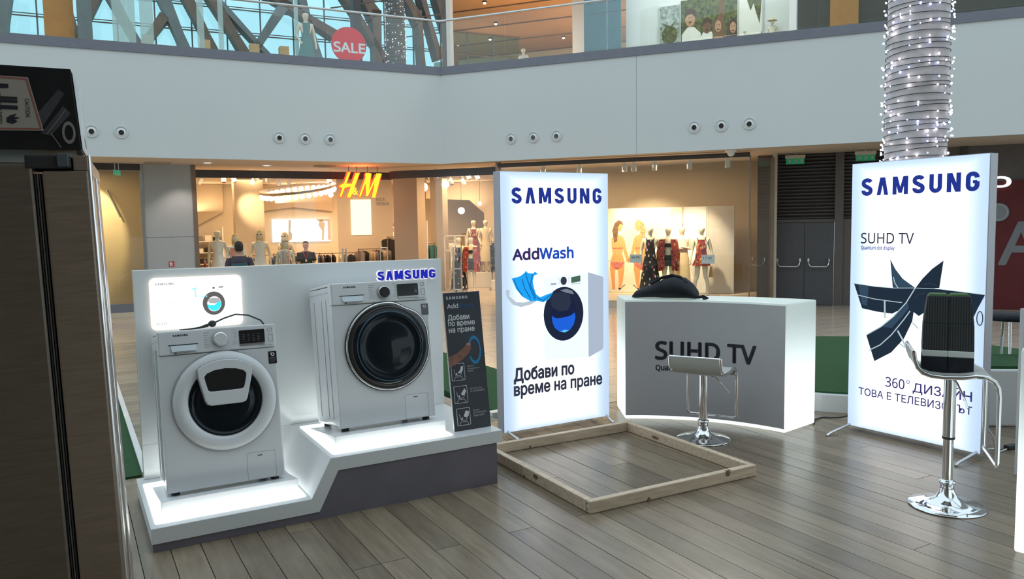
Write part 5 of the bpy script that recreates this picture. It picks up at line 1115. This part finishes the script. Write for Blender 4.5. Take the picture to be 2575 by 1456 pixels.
def body_chains(h, arms=((.125, .03, .64), (.13, -.02, .50), (.13, -.035, .44)), legs=(.048, .052), broad=1.0, fingers=False, feet=True):
    s = lambda x, y, z: (x * h, y * h, z * h)
    C = [[(s(0, 0, .53), (.085 * h, .060 * h)), (s(0, .002, .60), (.068 * h, .050 * h)), (s(0, 0, .68), (.072 * h, .055 * h)), (s(0, .004, .765), (.085 * h * broad, .055 * h)), (s(0, .006, .815), (.045 * h, .038 * h)), (s(0, .002, .855), .026 * h), (s(0, -.004, .882), (.036 * h, .040 * h)), (s(0, -.004, .925), (.053 * h, .066 * h)), (s(0, .002, .968), (.050 * h, .060 * h))]]
    for sg in (-1, 1):
        (ex, ey, ez), (wx, wy, wz), (hx, hy, hz) = arms if not isinstance(arms, dict) else arms[sg]
        C.append([(s(0, .004, .765), (.085 * h * broad, .055 * h)), (s(sg * .092 * broad, .004, .795), .032 * h), (s(sg * ex, ey, ez), .022 * h), (s(sg * wx, wy, wz), .0145 * h), (s(sg * hx, hy, hz), (.012 * h, .020 * h))])
        if fingers:
            d = Vector((hx - wx, hy - wy, hz - wz)).normalized()
            for k, l in enumerate((.030, .036, .034, .026)):
                o_ = (k - 1.5) * .0075
                C.append([(s(sg * hx, hy, hz), (.012 * h, .020 * h)), (s(sg * hx, hy + o_ + d.y * l * .5, hz + d.z * l * .5), .0048 * h), (s(sg * (hx - .006), hy + o_ + d.y * l, hz + d.z * l), .0040 * h)])
            C.append([(s(sg * hx, hy, hz), (.012 * h, .020 * h)), (s(sg * (hx - .012), hy - .018, hz - .004), .005 * h), (s(sg * (hx - .016), hy - .026, hz - .014), .0042 * h)])
        C.append([(s(0, 0, .53), (.085 * h, .060 * h)), (s(sg * legs[0], 0, .485), .050 * h), (s(sg * legs[0] * 1.05, -.006, .285), .031 * h), (s(sg * legs[1], .006, .20), .029 * h), (s(sg * legs[1], .008, .045), .0175 * h), (s(sg * legs[1], -.025, .018), .018 * h), (s(sg * legs[1] * 1.1, -.062, .012), .013 * h)])
    return C
mann = {}
POSES = [dict(), dict(arms={-1: ((.14, .02, .65), (.10, -.05, .54), (.07, -.06, .50)), 1: ((.128, .03, .64), (.14, -.02, .50), (.14, -.03, .44))}), dict(arms={-1: ((.13, .0, .65), (.03, -.08, .665), (-.02, -.085, .67)), 1: ((.13, .0, .65), (.03, -.085, .68), (-.02, -.09, .69))}), dict(arms={-1: ((.125, .03, .64), (.15, -.02, .50), (.155, -.03, .44)), 1: ((.135, .03, .64), (.16, .02, .52), (.155, .01, .46))}, legs=(.050, .085))]
def mannequin(label, P, a, h, pose, dress=None, top=None, skirt=None, shoes=True, wig=None, extra=None):
    t = thing('mannequin', label, 'mannequin', P, a)
    k = (pose, h)
    if k not in mann: mann[k] = skin_mesh('mannequin_body', body_chains(h, **POSES[pose]), [M['manneq']])
    o = bpy.data.objects.new('body', mann[k]); COL.objects.link(o); o.parent = t
    sc = h
    if dress:
        mt, zt, zb, rb = dress; MB().loft([(0, 0, zt * sc, .066 * sc, .052 * sc), (0, 0, (zt - .06) * sc, .080 * sc, .060 * sc), (0, 0, .64 * sc, .066 * sc, .054 * sc), (0, 0, .52 * sc, .090 * sc, .070 * sc), (0, 0, (zb + .52) / 2 * sc, (rb + .090) / 2 * sc, (rb + .07) / 2 * sc), (0, 0, zb * sc, rb * sc, rb * .85 * sc)], 24, False).build('dress', mt, t)
        for sg in (-1, 1): MB().tube([(sg * .05 * sc, -.055 * sc, zt * sc), (sg * .055 * sc, -.02 * sc, .822 * sc), (sg * .05 * sc, .05 * sc, zt * sc)], .006 * sc, 6).build('strap', mt, t)
    if top:
        mt, zt, zb = top; MB().loft([(0, 0, zt * sc, .088 * sc, .066 * sc), (0, 0, (zt + zb) / 2 * sc, .090 * sc, .068 * sc), (0, 0, zb * sc, .082 * sc, .064 * sc)], 20, False).build('top', mt, t)
    if skirt:
        mt, zt, zb, r_ = skirt; MB().loft([(0, 0, zt * sc, .080 * sc, .062 * sc), (0, 0, .52 * sc, .100 * sc, .078 * sc), (0, 0, zb * sc, r_ * sc, r_ * .8 * sc)], 20, False).build('skirt', mt, t)
    if shoes:
        for sg in (-1, 1):
            lx = POSES[pose].get('legs', (.048, .052))[1]; MB().ball((sg * lx * sc * 1.04, -.022 * sc, .014 * sc), .030 * sc, 10, 6, (.65, 1.5, .55)).build('shoe', M['rubber'], t)
    if wig: MB().loft([(0, .01 * sc, .80 * sc, .045 * sc, .02 * sc), (0, .012 * sc, .86 * sc, .055 * sc, .042 * sc), (0, .006 * sc, .93 * sc, .052 * sc, .056 * sc), (0, 0, .975 * sc, .044 * sc, .050 * sc), (0, 0, 1.0 * sc, .012 * sc, .014 * sc)], 16).build('wig', wig, t)
    if extra: extra(t, sc)
    return t
DOT = dots('dotted_black', (.012, .010, .014), [(.75, .62, .5), (.5, .10, .25), (.8, .7, .62)], 14, .30); RDP = dots('red_pattern', (.28, .03, .025), [(.02, .01, .01), (.5, .30, .12), (.45, .06, .04)], 22, .42)
SKC = mat('cream_cloth', (.62, .52, .34), .8, var=.06); WCL = mat('white_cloth', (.70, .66, .60), .8, var=.05); BCL = mat('black_cloth_shop', (.015, .013, .015), .8, var=.2); NVY = mat('navy_cloth', (.03, .06, .14), .8, var=.1); FLO = dots('floral_pink', (.62, .42, .34), [(.5, .12, .08), (.6, .5, .3), (.3, .1, .1)], 26, .35)
def kimono(mt):
    def f(t, sc):
        for sg in (-1, 1):
            MB().add([(sg * .035 * sc, -.068 * sc, .80 * sc), (sg * .115 * sc, -.045 * sc, .80 * sc), (sg * .150 * sc, -.05 * sc, .60 * sc), (sg * .140 * sc, -.07 * sc, .36 * sc), (sg * .050 * sc, -.085 * sc, .37 * sc), (sg * .045 * sc, -.082 * sc, .60 * sc), (sg * .045 * sc, .07 * sc, .82 * sc), (sg * .125 * sc, .05 * sc, .80 * sc), (sg * .165 * sc, .06 * sc, .60 * sc), (sg * .15 * sc, .085 * sc, .36 * sc), (sg * .01 * sc, .09 * sc, .37 * sc), (sg * .0 * sc, .08 * sc, .60 * sc)],
                     [(0, 1, 2, 5), (5, 2, 3, 4), (1, 7, 8, 2), (2, 8, 9, 3), (7, 6, 11, 8), (8, 11, 10, 9), (0, 6, 7, 1)], False).build('kimono', mt, t)
    return f
def bagx(t, sc):
    MB().add([(.10 * sc, -.03 * sc, .27 * sc), (.16 * sc, -.03 * sc, .27 * sc), (.16 * sc, .03 * sc, .27 * sc), (.10 * sc, .03 * sc, .27 * sc), (.12 * sc, -.01 * sc, .42 * sc), (.15 * sc, -.01 * sc, .42 * sc), (.15 * sc, .01 * sc, .42 * sc), (.12 * sc, .01 * sc, .42 * sc)], [(3, 2, 1, 0), (4, 5, 6, 7), (0, 1, 5, 4), (1, 2, 6, 5), (2, 3, 7, 6), (3, 0, 4, 7)]).build('handbag', mat('bag_tan', (.38, .22, .09), .6, var=.05), t)
FC = R(-12)
mannequin('mannequin in long black dotted dress in the shop window, leftmost', (3.51, 19.62, -.28), FC, 1.80, 0, dress=(DOT, .80, .10, .155))
mannequin('mannequin in red kimono and black shorts in the shop window', (3.94, 19.50, -.28), FC, 1.80, 0, top=(BCL, .745, .69), skirt=(BCL, .58, .43, .105), extra=kimono(RDP))
mannequin('mannequin with crossed arms in pale top and long skirt, shop window', (4.36, 19.84, -.28), FC, 1.80, 2, top=(WCL, .79, .62), skirt=(SKC, .62, .06, .13))
mannequin('mannequin in short red patterned playsuit, rightmost in the window', (4.74, 19.36, -.28), FC, 1.80, 3, dress=(RDP, .79, .43, .125), extra=bagx)
mannequin('mannequin in long black dotted dress at the shop entrance', (-1.61, 23.65, -.45), 0, 1.74, 0, dress=(DOT, .80, .06, .16))
mannequin('mannequin in black bandeau and red kimono at the shop entrance', (-1.23, 23.62, -.45), 0, 1.74, 1, top=(BCL, .745, .69), skirt=(BCL, .60, .40, .10), extra=kimono(RDP))
mannequin('tall mannequin in red patterned dress on the entrance podium', (-1.24, 25.70, .06), 0, 1.76, 0, dress=(RDP, .80, .12, .14))
mannequin('tall mannequin in cream sleeveless dress on the entrance podium', (-.84, 25.66, .06), 0, 1.76, 1, dress=(SKC, .81, .20, .145))
def shades(t, sc): MB().box(-.035 * sc, .035 * sc, -.056 * sc, -.048 * sc, .925 * sc, .942 * sc).build('sunglasses', M['rubber'], t)
mannequin('pale bald mannequin in white at the left edge of the shop', (-7.50, 19.85, -.18), .2, 1.80, 0, dress=(WCL, .81, .40, .12))
mannequin('blonde mannequin in an orange top near the left shop window', (-7.08, 19.95, -.28), .3, 1.76, 0, top=(mat('orange_cloth', (.62, .14, .03), .8, var=.1), .79, .62), skirt=(WCL, .60, .35, .11), wig=M['blonde'])
mannequin('blonde mannequin with sunglasses and white ruffled top behind the visitor', (-6.55, 20.25, -.23), .2, 1.80, 1, dress=(WCL, .815, .46, .14), wig=M['blonde'], extra=shades)
def hat(t, sc): MB().lathe([(.0, 1.02 * sc), (.05 * sc, 1.01 * sc), (.055 * sc, .975 * sc), (.085 * sc, .965 * sc)], 18).build('sun_hat', SKC, t)
mannequin('long haired blonde mannequin in floral dress and sun hat', (-5.86, 20.10, -.40), .3, 1.74, 0, dress=(FLO, .80, .40, .12), wig=M['blonde'], extra=hat)
mannequin('mannequin in navy dress with sunglasses behind the sun hat one', (-6.20, 21.30, -.30), -.2, 1.80, 0, dress=(NVY, .80, .40, .12), wig=M['blonde'], extra=shades)
for P, sz, lb in (((-1.04, 25.7, -.45), (.62, .30, .51), 'white podium box under the two tall entrance mannequins'),):
    tag(MB().box(-sz[0], sz[0], -sz[1], sz[1], 0, sz[2]).build('podium', M['enamel2'], None, P, bevel=.01), lb, 'podium')
tag(MB().box(-.3, .3, -.2, .2, 0, .30).build('podium', M['enamel2'], None, (-.35, 24.6, -.45), bevel=.01), 'low white podium box right of the entrance mannequins', 'podium')
mannequin('grey mannequin on the upper gallery left of the SALE sign', tuple(FL(-2.75, 2.6, 5.52)), LF_A, 1.75, 1, dress=(mat('teal_coat', (.10, .22, .22), .8, var=.1), .82, .30, .13))
mannequin('mannequin behind the brown store glass on the upper gallery', tuple(FR(.6, 4.2, 5.52)), FR_A, 1.3, 0, dress=(WCL, .8, .4, .12))
for i, (x, lb) in enumerate(((7.05, 'short mannequin in front of the bright palm beach poster'), (7.28, 'mannequin second from the straw hat one upstairs'))): mannequin(lb, tuple(FR(x, 2.7, 5.52)), FR_A, (.78, .66)[i], 0, dress=(WCL, .8, .4, .12))
def strawhat(t, sc): MB().lathe([(.0, 1.04 * sc), (.055 * sc, 1.02 * sc), (.06 * sc, .975 * sc), (.13 * sc, .965 * sc)], 18).build('straw_hat', SKC, t)
mannequin('mannequin in a straw hat beside the upper gallery posters', tuple(FR(7.70, 2.7, 5.52)), FR_A, .95, 0, dress=(WCL, .8, .4, .12), extra=strawhat)

def person(label, P, a, h, arms, shirt, trousers, hair, head_extra=None):
    t = thing('person', label, 'person', P, a)
    def pick(c):
        z = c.z / h; ax = abs(c.x) / h
        if z < .03: return 3
        if z < .50 and ax < .12: return 2
        if z > .815 and ax < .07: return 0
        if ax > .105 and z < .70: return 0
        if z < .545 and ax < .10: return 2
        return 1
    me = skin_mesh('body', body_chains(h, arms=arms, broad=1.18, fingers=True), [M['skin'], shirt, trousers, M['rubber']], pick)
    o = bpy.data.objects.new('body', me); COL.objects.link(o); o.parent = t; s = h
    MB().loft([(0, .004 * s, .50 * s, .098 * s, .070 * s), (0, .002 * s, .60 * s, .090 * s, .066 * s), (0, .004 * s, .70 * s, .098 * s, .072 * s), (0, .006 * s, .775 * s, .115 * s, .070 * s), (0, .008 * s, .815 * s, .085 * s, .052 * s), (0, .006 * s, .835 * s, .038 * s, .036 * s)], 22, False).build('shirt', shirt, t)
    for sg in (-1, 1):
        (ex, ey, ez) = (arms[sg] if isinstance(arms, dict) else arms)[0]
        MB().tube([(sg * .095 * s, .006 * s, .805 * s), (sg * (.105) * s, .008 * s, .77 * s), (sg * ex * s, ey * s, (ez + .02) * s)], [.038 * s, .040 * s, .034 * s], 12, cap=False).build('sleeve', shirt, t)
        MB().ball((sg * .044 * s, .0, .915 * s), .012 * s, 8, 6, (.4, .7, 1.2)).build('ear', M['skin'], t)
    MB().loft([(0, .02 * s, .885 * s, .036 * s, .030 * s), (0, .012 * s, .92 * s, .047 * s, .044 * s), (0, .006 * s, .95 * s, .048 * s, .053 * s), (0, .004 * s, .98 * s, .040 * s, .045 * s), (0, .004 * s, .998 * s, .018 * s, .02 * s)], 18).build('hair', hair, t)
    for sg in (-1, 1): MB().ball((sg * .016 * s, -.047 * s, .925 * s), .0055 * s, 8, 5).build('eye', M['enamel2'], t)
    MB().ball((0, -.055 * s, .908 * s), .009 * s, 8, 6, (.7, 1, 1.3)).build('nose', M['skin'], t)
    MB().ball((0, -.048 * s, .890 * s), .011 * s, 8, 5, (1.2, .5, .35)).build('mouth', mat('lips', (.35, .10, .08), .5, var=.05), t)
    if head_extra: head_extra(t, s)
    return t
def bpack(t, s):
    MB().box(-.085 * s, .085 * s, .070 * s, .135 * s, .56 * s, .755 * s).build('backpack', mat('backpack_teal', (.015, .07, .09), .7, var=.2), t, bevel=.02 * s, seg=3)
    for sg in (-1, 1): MB().tube([(sg * .055 * s, .075 * s, .74 * s), (sg * .065 * s, .03 * s, .832 * s), (sg * .07 * s, -.065 * s, .78 * s), (sg * .08 * s, -.06 * s, .65 * s), (sg * .07 * s, .075 * s, .60 * s)], .009 * s, 7).build('backpack_strap', M['rubber'], t)
SH1 = mat('dark_grey_shirt', (.06, .045, .06), .85, var=.1); TR1 = mat('dark_trousers', (.03, .035, .05), .85, var=.1)
person('man in dark grey shirt with teal backpack seen from behind', (-5.43, 15.48, -.45), PI + .33, 1.80, ((.135, .03, .65), (.14, -.02, .53), (.135, -.04, .47)), SH1, TR1, M['hair'], bpack)
def lany(t, s):
    MB().tube([(-.045 * s, -.02 * s, .835 * s), (-.03 * s, -.068 * s, .79 * s), (0, -.075 * s, .70 * s), (.03 * s, -.068 * s, .79 * s), (.045 * s, -.02 * s, .835 * s)], .0045 * s, 6).build('lanyard', mat('lanyard_red', (.6, .03, .05), .6, var=.05), t)
    MB().box(-.014 * s, .014 * s, -.082 * s, -.078 * s, .665 * s, .70 * s).build('badge', M['enamel2'], t)
person('shop assistant in black with red lanyard and hands joined', (-5.63, 21.27, -.45), .25, 1.70, ((.135, .01, .655), (.060, -.085, .600), (.020, -.10, .595)), mat('black_shirt', (.02, .018, .02), .85, var=.1), TR1, M['hair'], lany)

# ---- clothes racks and shelves
def rack(label, P, a, w, n, cols, gl=.62, top=1.32):
    t = thing('clothes_rack', label, 'clothes rack', P, a)
    for x in (-w / 2, w / 2):
        MB().tube([(x, 0, .02), (x, 0, top)], .016, 8).build('upright', M['bronze'], t); MB().box(x - .02, x + .02, -.22, .22, 0, .03).build('foot_bar', M['bronze'], t)
    MB().tube([(-w / 2, 0, top - .02), (w / 2, 0, top - .02)], .014, 8).build('rail', M['bronze'], t)
    key = round(gl, 2)
    for i in range(n):
        x = -w / 2 + .06 + (w - .12) * i / max(1, n - 1); m_ = cols[i % len(cols)]
        gk = (key, m_.name)
        if gk not in garm:
            g_ = MB().prism_y([(-.24, -.09), (-.18, -.05), (-.05, -.015), (.05, -.015), (.18, -.05), (.24, -.09), (.23, -.2), (.19, -gl), (-.19, -gl), (-.23, -.2)], -.014, .014)
            hk = MB().tube([(-.2, 0, -.05), (0, 0, -.01), (.2, 0, -.05)], .006, 5).tube([(0, 0, -.01), (0, 0, .03), (.01, 0, .045)], .004, 5)
            garm[gk] = (g_.mesh('garment', m_), hk.mesh('hanger', M['bronze']))
        g = bpy.data.objects.new('garment', garm[gk][0]); COL.objects.link(g)
        hO = bpy.data.objects.new('hanger', garm[gk][1]); COL.objects.link(hO); hO.parent = g
        q = Vector((x, 0, top - .055)); ca, sa = math.cos(a), math.sin(a)
        g.location = (P[0] + q.x * ca, P[1] + q.x * sa, P[2] + q.z); g.rotation_euler = (0, 0, a + PI / 2 + random.uniform(-.2, .2))
        tag(g, '%s garment, %s from left, %s' % (m_.name.replace('_', ' ').replace(' shop', '').replace(' cloth', ''), ORD[i], label), 'garment', 'garments on the ' + label)
    return t
garm = {}
ORD = ['first', 'second', 'third', 'fourth', 'fifth', 'sixth', 'seventh', 'eighth', 'ninth', 'tenth', 'eleventh', 'twelfth', 'thirteenth', 'fourteenth', 'fifteenth']
DEN = mat('denim_blue_cloth', (.05, .10, .22), .85, var=.2); TEA = mat('teal_cloth', (.03, .14, .15), .85, var=.2); GRY = mat('grey_cloth', (.20, .17, .16), .85, var=.1); COR = dots('coral_pattern_cloth', (.5, .42, .30), [(.6, .12, .05), (.3, .35, .15), (.6, .2, .1)], 20, .4)
rack('low rack at left shop window', (-7.55, 20.3, -.45), LF_A, 1.3, 9, [BCL, RDP, WCL, BCL])
rack('long rack behind backpack man', (-6.3, 22.3, -.45), LF_A, 2.3, 14, [BCL, GRY, WCL, NVY])
rack('denim rack left of assistant', (-6.55, 22.9, -.45), LF_A, .9, 7, [DEN, DEN, NVY], .8)
rack('rack right of shop assistant', (-4.9, 22.9, -.45), LF_A, 1.5, 9, [GRY, BCL, BCL, SKC])
rack('grey and coral rack below glowing panel', (-4.15, 23.3, -.45), LF_A + .5, 1.2, 9, [GRY, BCL, COR, COR], .85, 1.42)
rack('black trousers rack below wall lettering', (-3.75, 24.4, -.45), LF_A + .9, .7, 7, [BCL], 1.05, 1.75)
rack('teal clothes rack inside white shelf frame', (-2.75, 23.6, -.45), RF_A, .95, 11, [TEA, NVY, TEA, RDP], 1.0, 1.55)
rack('pale clothes rack deep in entrance', (-2.15, 26.2, -.45), RF_A, 1.0, 8, [WCL], .95, 1.55)
rack('dark dotted clothes rack right of podium', (-.2, 24.6, -.45), RF_A, .9, 7, [DOT, BCL], .95, 1.55)
def frame_shelf(label, P, a, w, h, n):
    t = thing('shelf_frame', label, 'shelf', P, a)
    for i in range(n + 1): MB().box(-w / 2 + w * i / n - .02, -w / 2 + w * i / n + .02, -.02, .02, 0, h).build('post', M['enamel2'], t)
    for z in (h - .02, h * .72, .02): MB().box(-w / 2, w / 2, -.02, .02, z - .02, z + .02).build('rail', M['enamel2'], t)
frame_shelf('white open shelf frame at the shop entrance', (-2.86, 23.0, -.45), RF_A, .82, 2.2, 2)
frame_shelf('low white shelf frame deep in the entrance', (-1.95, 24.6, -.45), RF_A, 1.1, 1.75, 3)
t = thing('display_table', 'dark trestle table deep in the shop entrance', 'table', (-2.9, 26.1, -.45), RF_A)
MB().box(-.45, .45, -.3, .3, .72, .76).build('table_top', M['beige2'], t)
for x in (-.4, .4):
    for y in (-.24, .24): MB().tube([(x * .8, y * .5, .72), (x * 1.05, y, .0)], .016, 7).build('leg', M['bronze'], t)
for i, (P, lb) in enumerate((((-5.85, 19.85, -.45), 'grey security gate post left of the shop assistant'), ((-4.52, 21.0, -.45), 'grey security gate post right of the shop assistant'), ((-1.43, 20.5, -.45), 'tall grey security gate at the entrance mannequins'), ((-3.55, 21.6, -.45), 'grey security gate left of the white shelf frame'))):
    t = thing('security_gate', lb, 'security gate', P, RF_A + (1.2 if i < 2 else 0)); w_ = .10 if i < 2 else .22
    for x in (-w_ / 2, w_ / 2): MB().tube([(x, 0, 0), (x, 0, 1.48)], .022, 8).build('upright', M['steel'], t)
    for z in (.35, .9, 1.46): MB().tube([(-w_ / 2, 0, z), (w_ / 2, 0, z)], .014, 6).build('crossbar', M['steel'], t)
    MB().box(-w_ / 2 - .04, w_ / 2 + .04, -.08, .08, 0, .03).build('base', M['steel'], t)
# shelves at the back with folded stock
for P, lb, n in ((LF(2.05, 7.6, -.45), 'shelf of dark stock at the back left of the shop', 4), (LF(8.3, 7.2, -.45), 'wall shelf with dark clothes right of the glowing panel', 5)):
    t = thing('wall_shelf', lb, 'shelf', P, LF_A)
    for k in range(n): MB().box(-.6, .6, 0, .35, .5 + k * .38, .53 + k * .38).build('board', M['enamel2'], t)
    for x in (-.6, .6): MB().box(x - .02, x + .02, 0, .35, 0, .6 + n * .38).build('side', M['enamel2'], t)
    for k in range(n):
        for j in range(4):
            b_ = MB().box(-.11, .11, 0, .26, 0, .13 + .03 * ((j + k) % 3)).build('folded_stack', [BCL, WCL, GRY, NVY][(j * 3 + k) % 4], None, None, None, bevel=.012)
            q = fr(P, LF_A, -.42 + j * .28, .04, P[2] + .531 + k * .38); b_.location = q; b_.rotation_euler = (0, 0, LF_A); tag(b_, 'folded clothes, %s from left, %s board up, %s' % (ORD[j], ORD[k], 'shelf at back left' if n == 4 else 'dark wall shelf'), 'clothes', 'folded clothes on the ' + lb)

# window poster with two women in bikinis, and plain lit boards
def win_poster(nm, label, x0, x1, z0, z1, y, mt):
    t = thing(nm, label, 'poster', RF(0, y, 0), RF_A); MB().box(x0, x1, 0, .05, z0, z1).build('board', mt, t); return t
PB = mat('poster_warm', (.72, .62, .48), .5, var=.18, vs=.9)
t = win_poster('poster', 'large warm beach poster of two women seen from behind in the shop window', 1.2, 4.25, -.27, 1.98, 2.3, PB)
OR = mat('print_tan_skin', (.62, .27, .10), .6, var=.12, vs=8); HA = mat('print_brown_hair', (.13, .06, .03), .6, var=.4, vs=14); HL2 = mat('print_light_hair', (.36, .22, .10), .6, var=.4, vs=14); PK = mat('print_pink', (.45, .12, .10), .6, var=.5, vs=30)
mb = MB().box(1.2, 4.2, -.003, 0, .55, .60).build('print', mat('print_sea', (.60, .56, .50), .6, var=.1), t)
def woman_print(x, flip, hm):
    f = lambda pts: [(x + (-p[0] if flip else p[0]), p[1] * .97 - .06) for p in pts]
    MB().prism_y(f([(-.16, 1.28), (-.05, 1.36), (.05, 1.38), (.17, 1.30), (.20, 1.10), (.13, .86), (.20, .62), (.19, .40), (.13, .0), (.10, -.10), (.03, -.10), (.04, .10), (.02, .40), (-.02, .44), (-.06, .40), (-.07, .10), (-.06, -.14), (-.14, -.14), (-.16, .12), (-.20, .45), (-.19, .62), (-.12, .86), (-.15, 1.05)]), -.006, 0).build('print', OR, t)
    MB().prism_y(f([(.12, 1.30), (.19, 1.26), (.25, .95), (.34, .68), (.31, .60), (.25, .64), (.17, .92)]), -.007, 0).build('print', OR, t)
    MB().prism_y(f([(p[0] + .06, p[1]) for p in ell(.0, 1.60, .085, .12, 14)]), -.008, 0).build('print', OR, t)
    MB().prism_y(f([(-.10, 1.30), (-.13, 1.50), (-.06, 1.70), (.04, 1.78), (.13, 1.74), (.17, 1.64), (.08, 1.68), (.03, 1.58), (.02, 1.42), (.00, 1.20), (-.08, 1.15)]), -.010, 0).build('print', hm, t)
    MB().prism_y(f([(-.185, .62), (.19, .62), (.14, .50), (.03, .42), (-.05, .42), (-.15, .50)]), -.009, 0).build('print', PK, t)
    MB().prism_y(f([(-.14, 1.02), (.16, 1.02), (.16, .99), (-.14, .99)]), -.009, 0).build('print', PK, t)
    MB().prism_y(f([(.02, -.10), (.11, -.10), (.22, .0), (.18, -.02), (.06, -.16)]), -.009, 0).build('print', M['print_dark'], t)
woman_print(2.52, False, HA); woman_print(3.16, True, HL2)
win_poster('display_board', 'plain pale board behind the window mannequins', 4.26, 4.85, -.27, 1.98, 2.36, M['white']); win_poster('display_board', 'plain grey board at the right of the window mannequins', 4.86, 5.55, -.27, 1.98, 2.32, M['print_mid'] if 0 else mat('board_pale_grey', (.50, .47, .44), .4, var=.04))
for x, z, lb, tx in ((3.40, .72, 'white price card before the right woman of the beach poster', '34.99'), (5.10, .70, 'white price card beside the red playsuit mannequin', '17.99')):
    t = thing('price_card', lb, 'price card', RF(x, .35, z), RF_A); MB().box(-.15, .15, 0, .006, -.10, .10).build('card', M['enamel2'], t)
    mb = MB(); put_text(mb, tx, -.12, .08, .0, .06, -.002); mb.build('lettering', M['print_dark'], t); MB().tube([(0, .003, .10), (0, .003, 3.14 - z)], .002, 4).build('thread', M['print_mid'], t)
# bar stools beyond at the far right
for (x, y, rz, lb) in ((4.12, 6.42, .4, 'chrome legged stool far right behind the television lightbox'),):
    t = thing('high_stool', lb, 'stool', (x, y, .156), rz)
    for i in range(4):
        a = PI / 4 + i * PI / 2; MB().tube([(.13 * math.cos(a), .13 * math.sin(a), 0.56), (.20 * math.cos(a), .20 * math.sin(a), .0)], .012, 7).build('leg', M['chrome'], t)
    MB().lathe([(0, .56), (.19, .56), (.20, .585), (.18, .61), (0, .615)], 24).build('seat', M['black_cloth'], t); MB().tube([(.17 * math.cos(2 * PI * i / 20), .17 * math.sin(2 * PI * i / 20), .2) for i in range(20)], .009, 6, closed=True).build('foot_ring', M['chrome'], t)
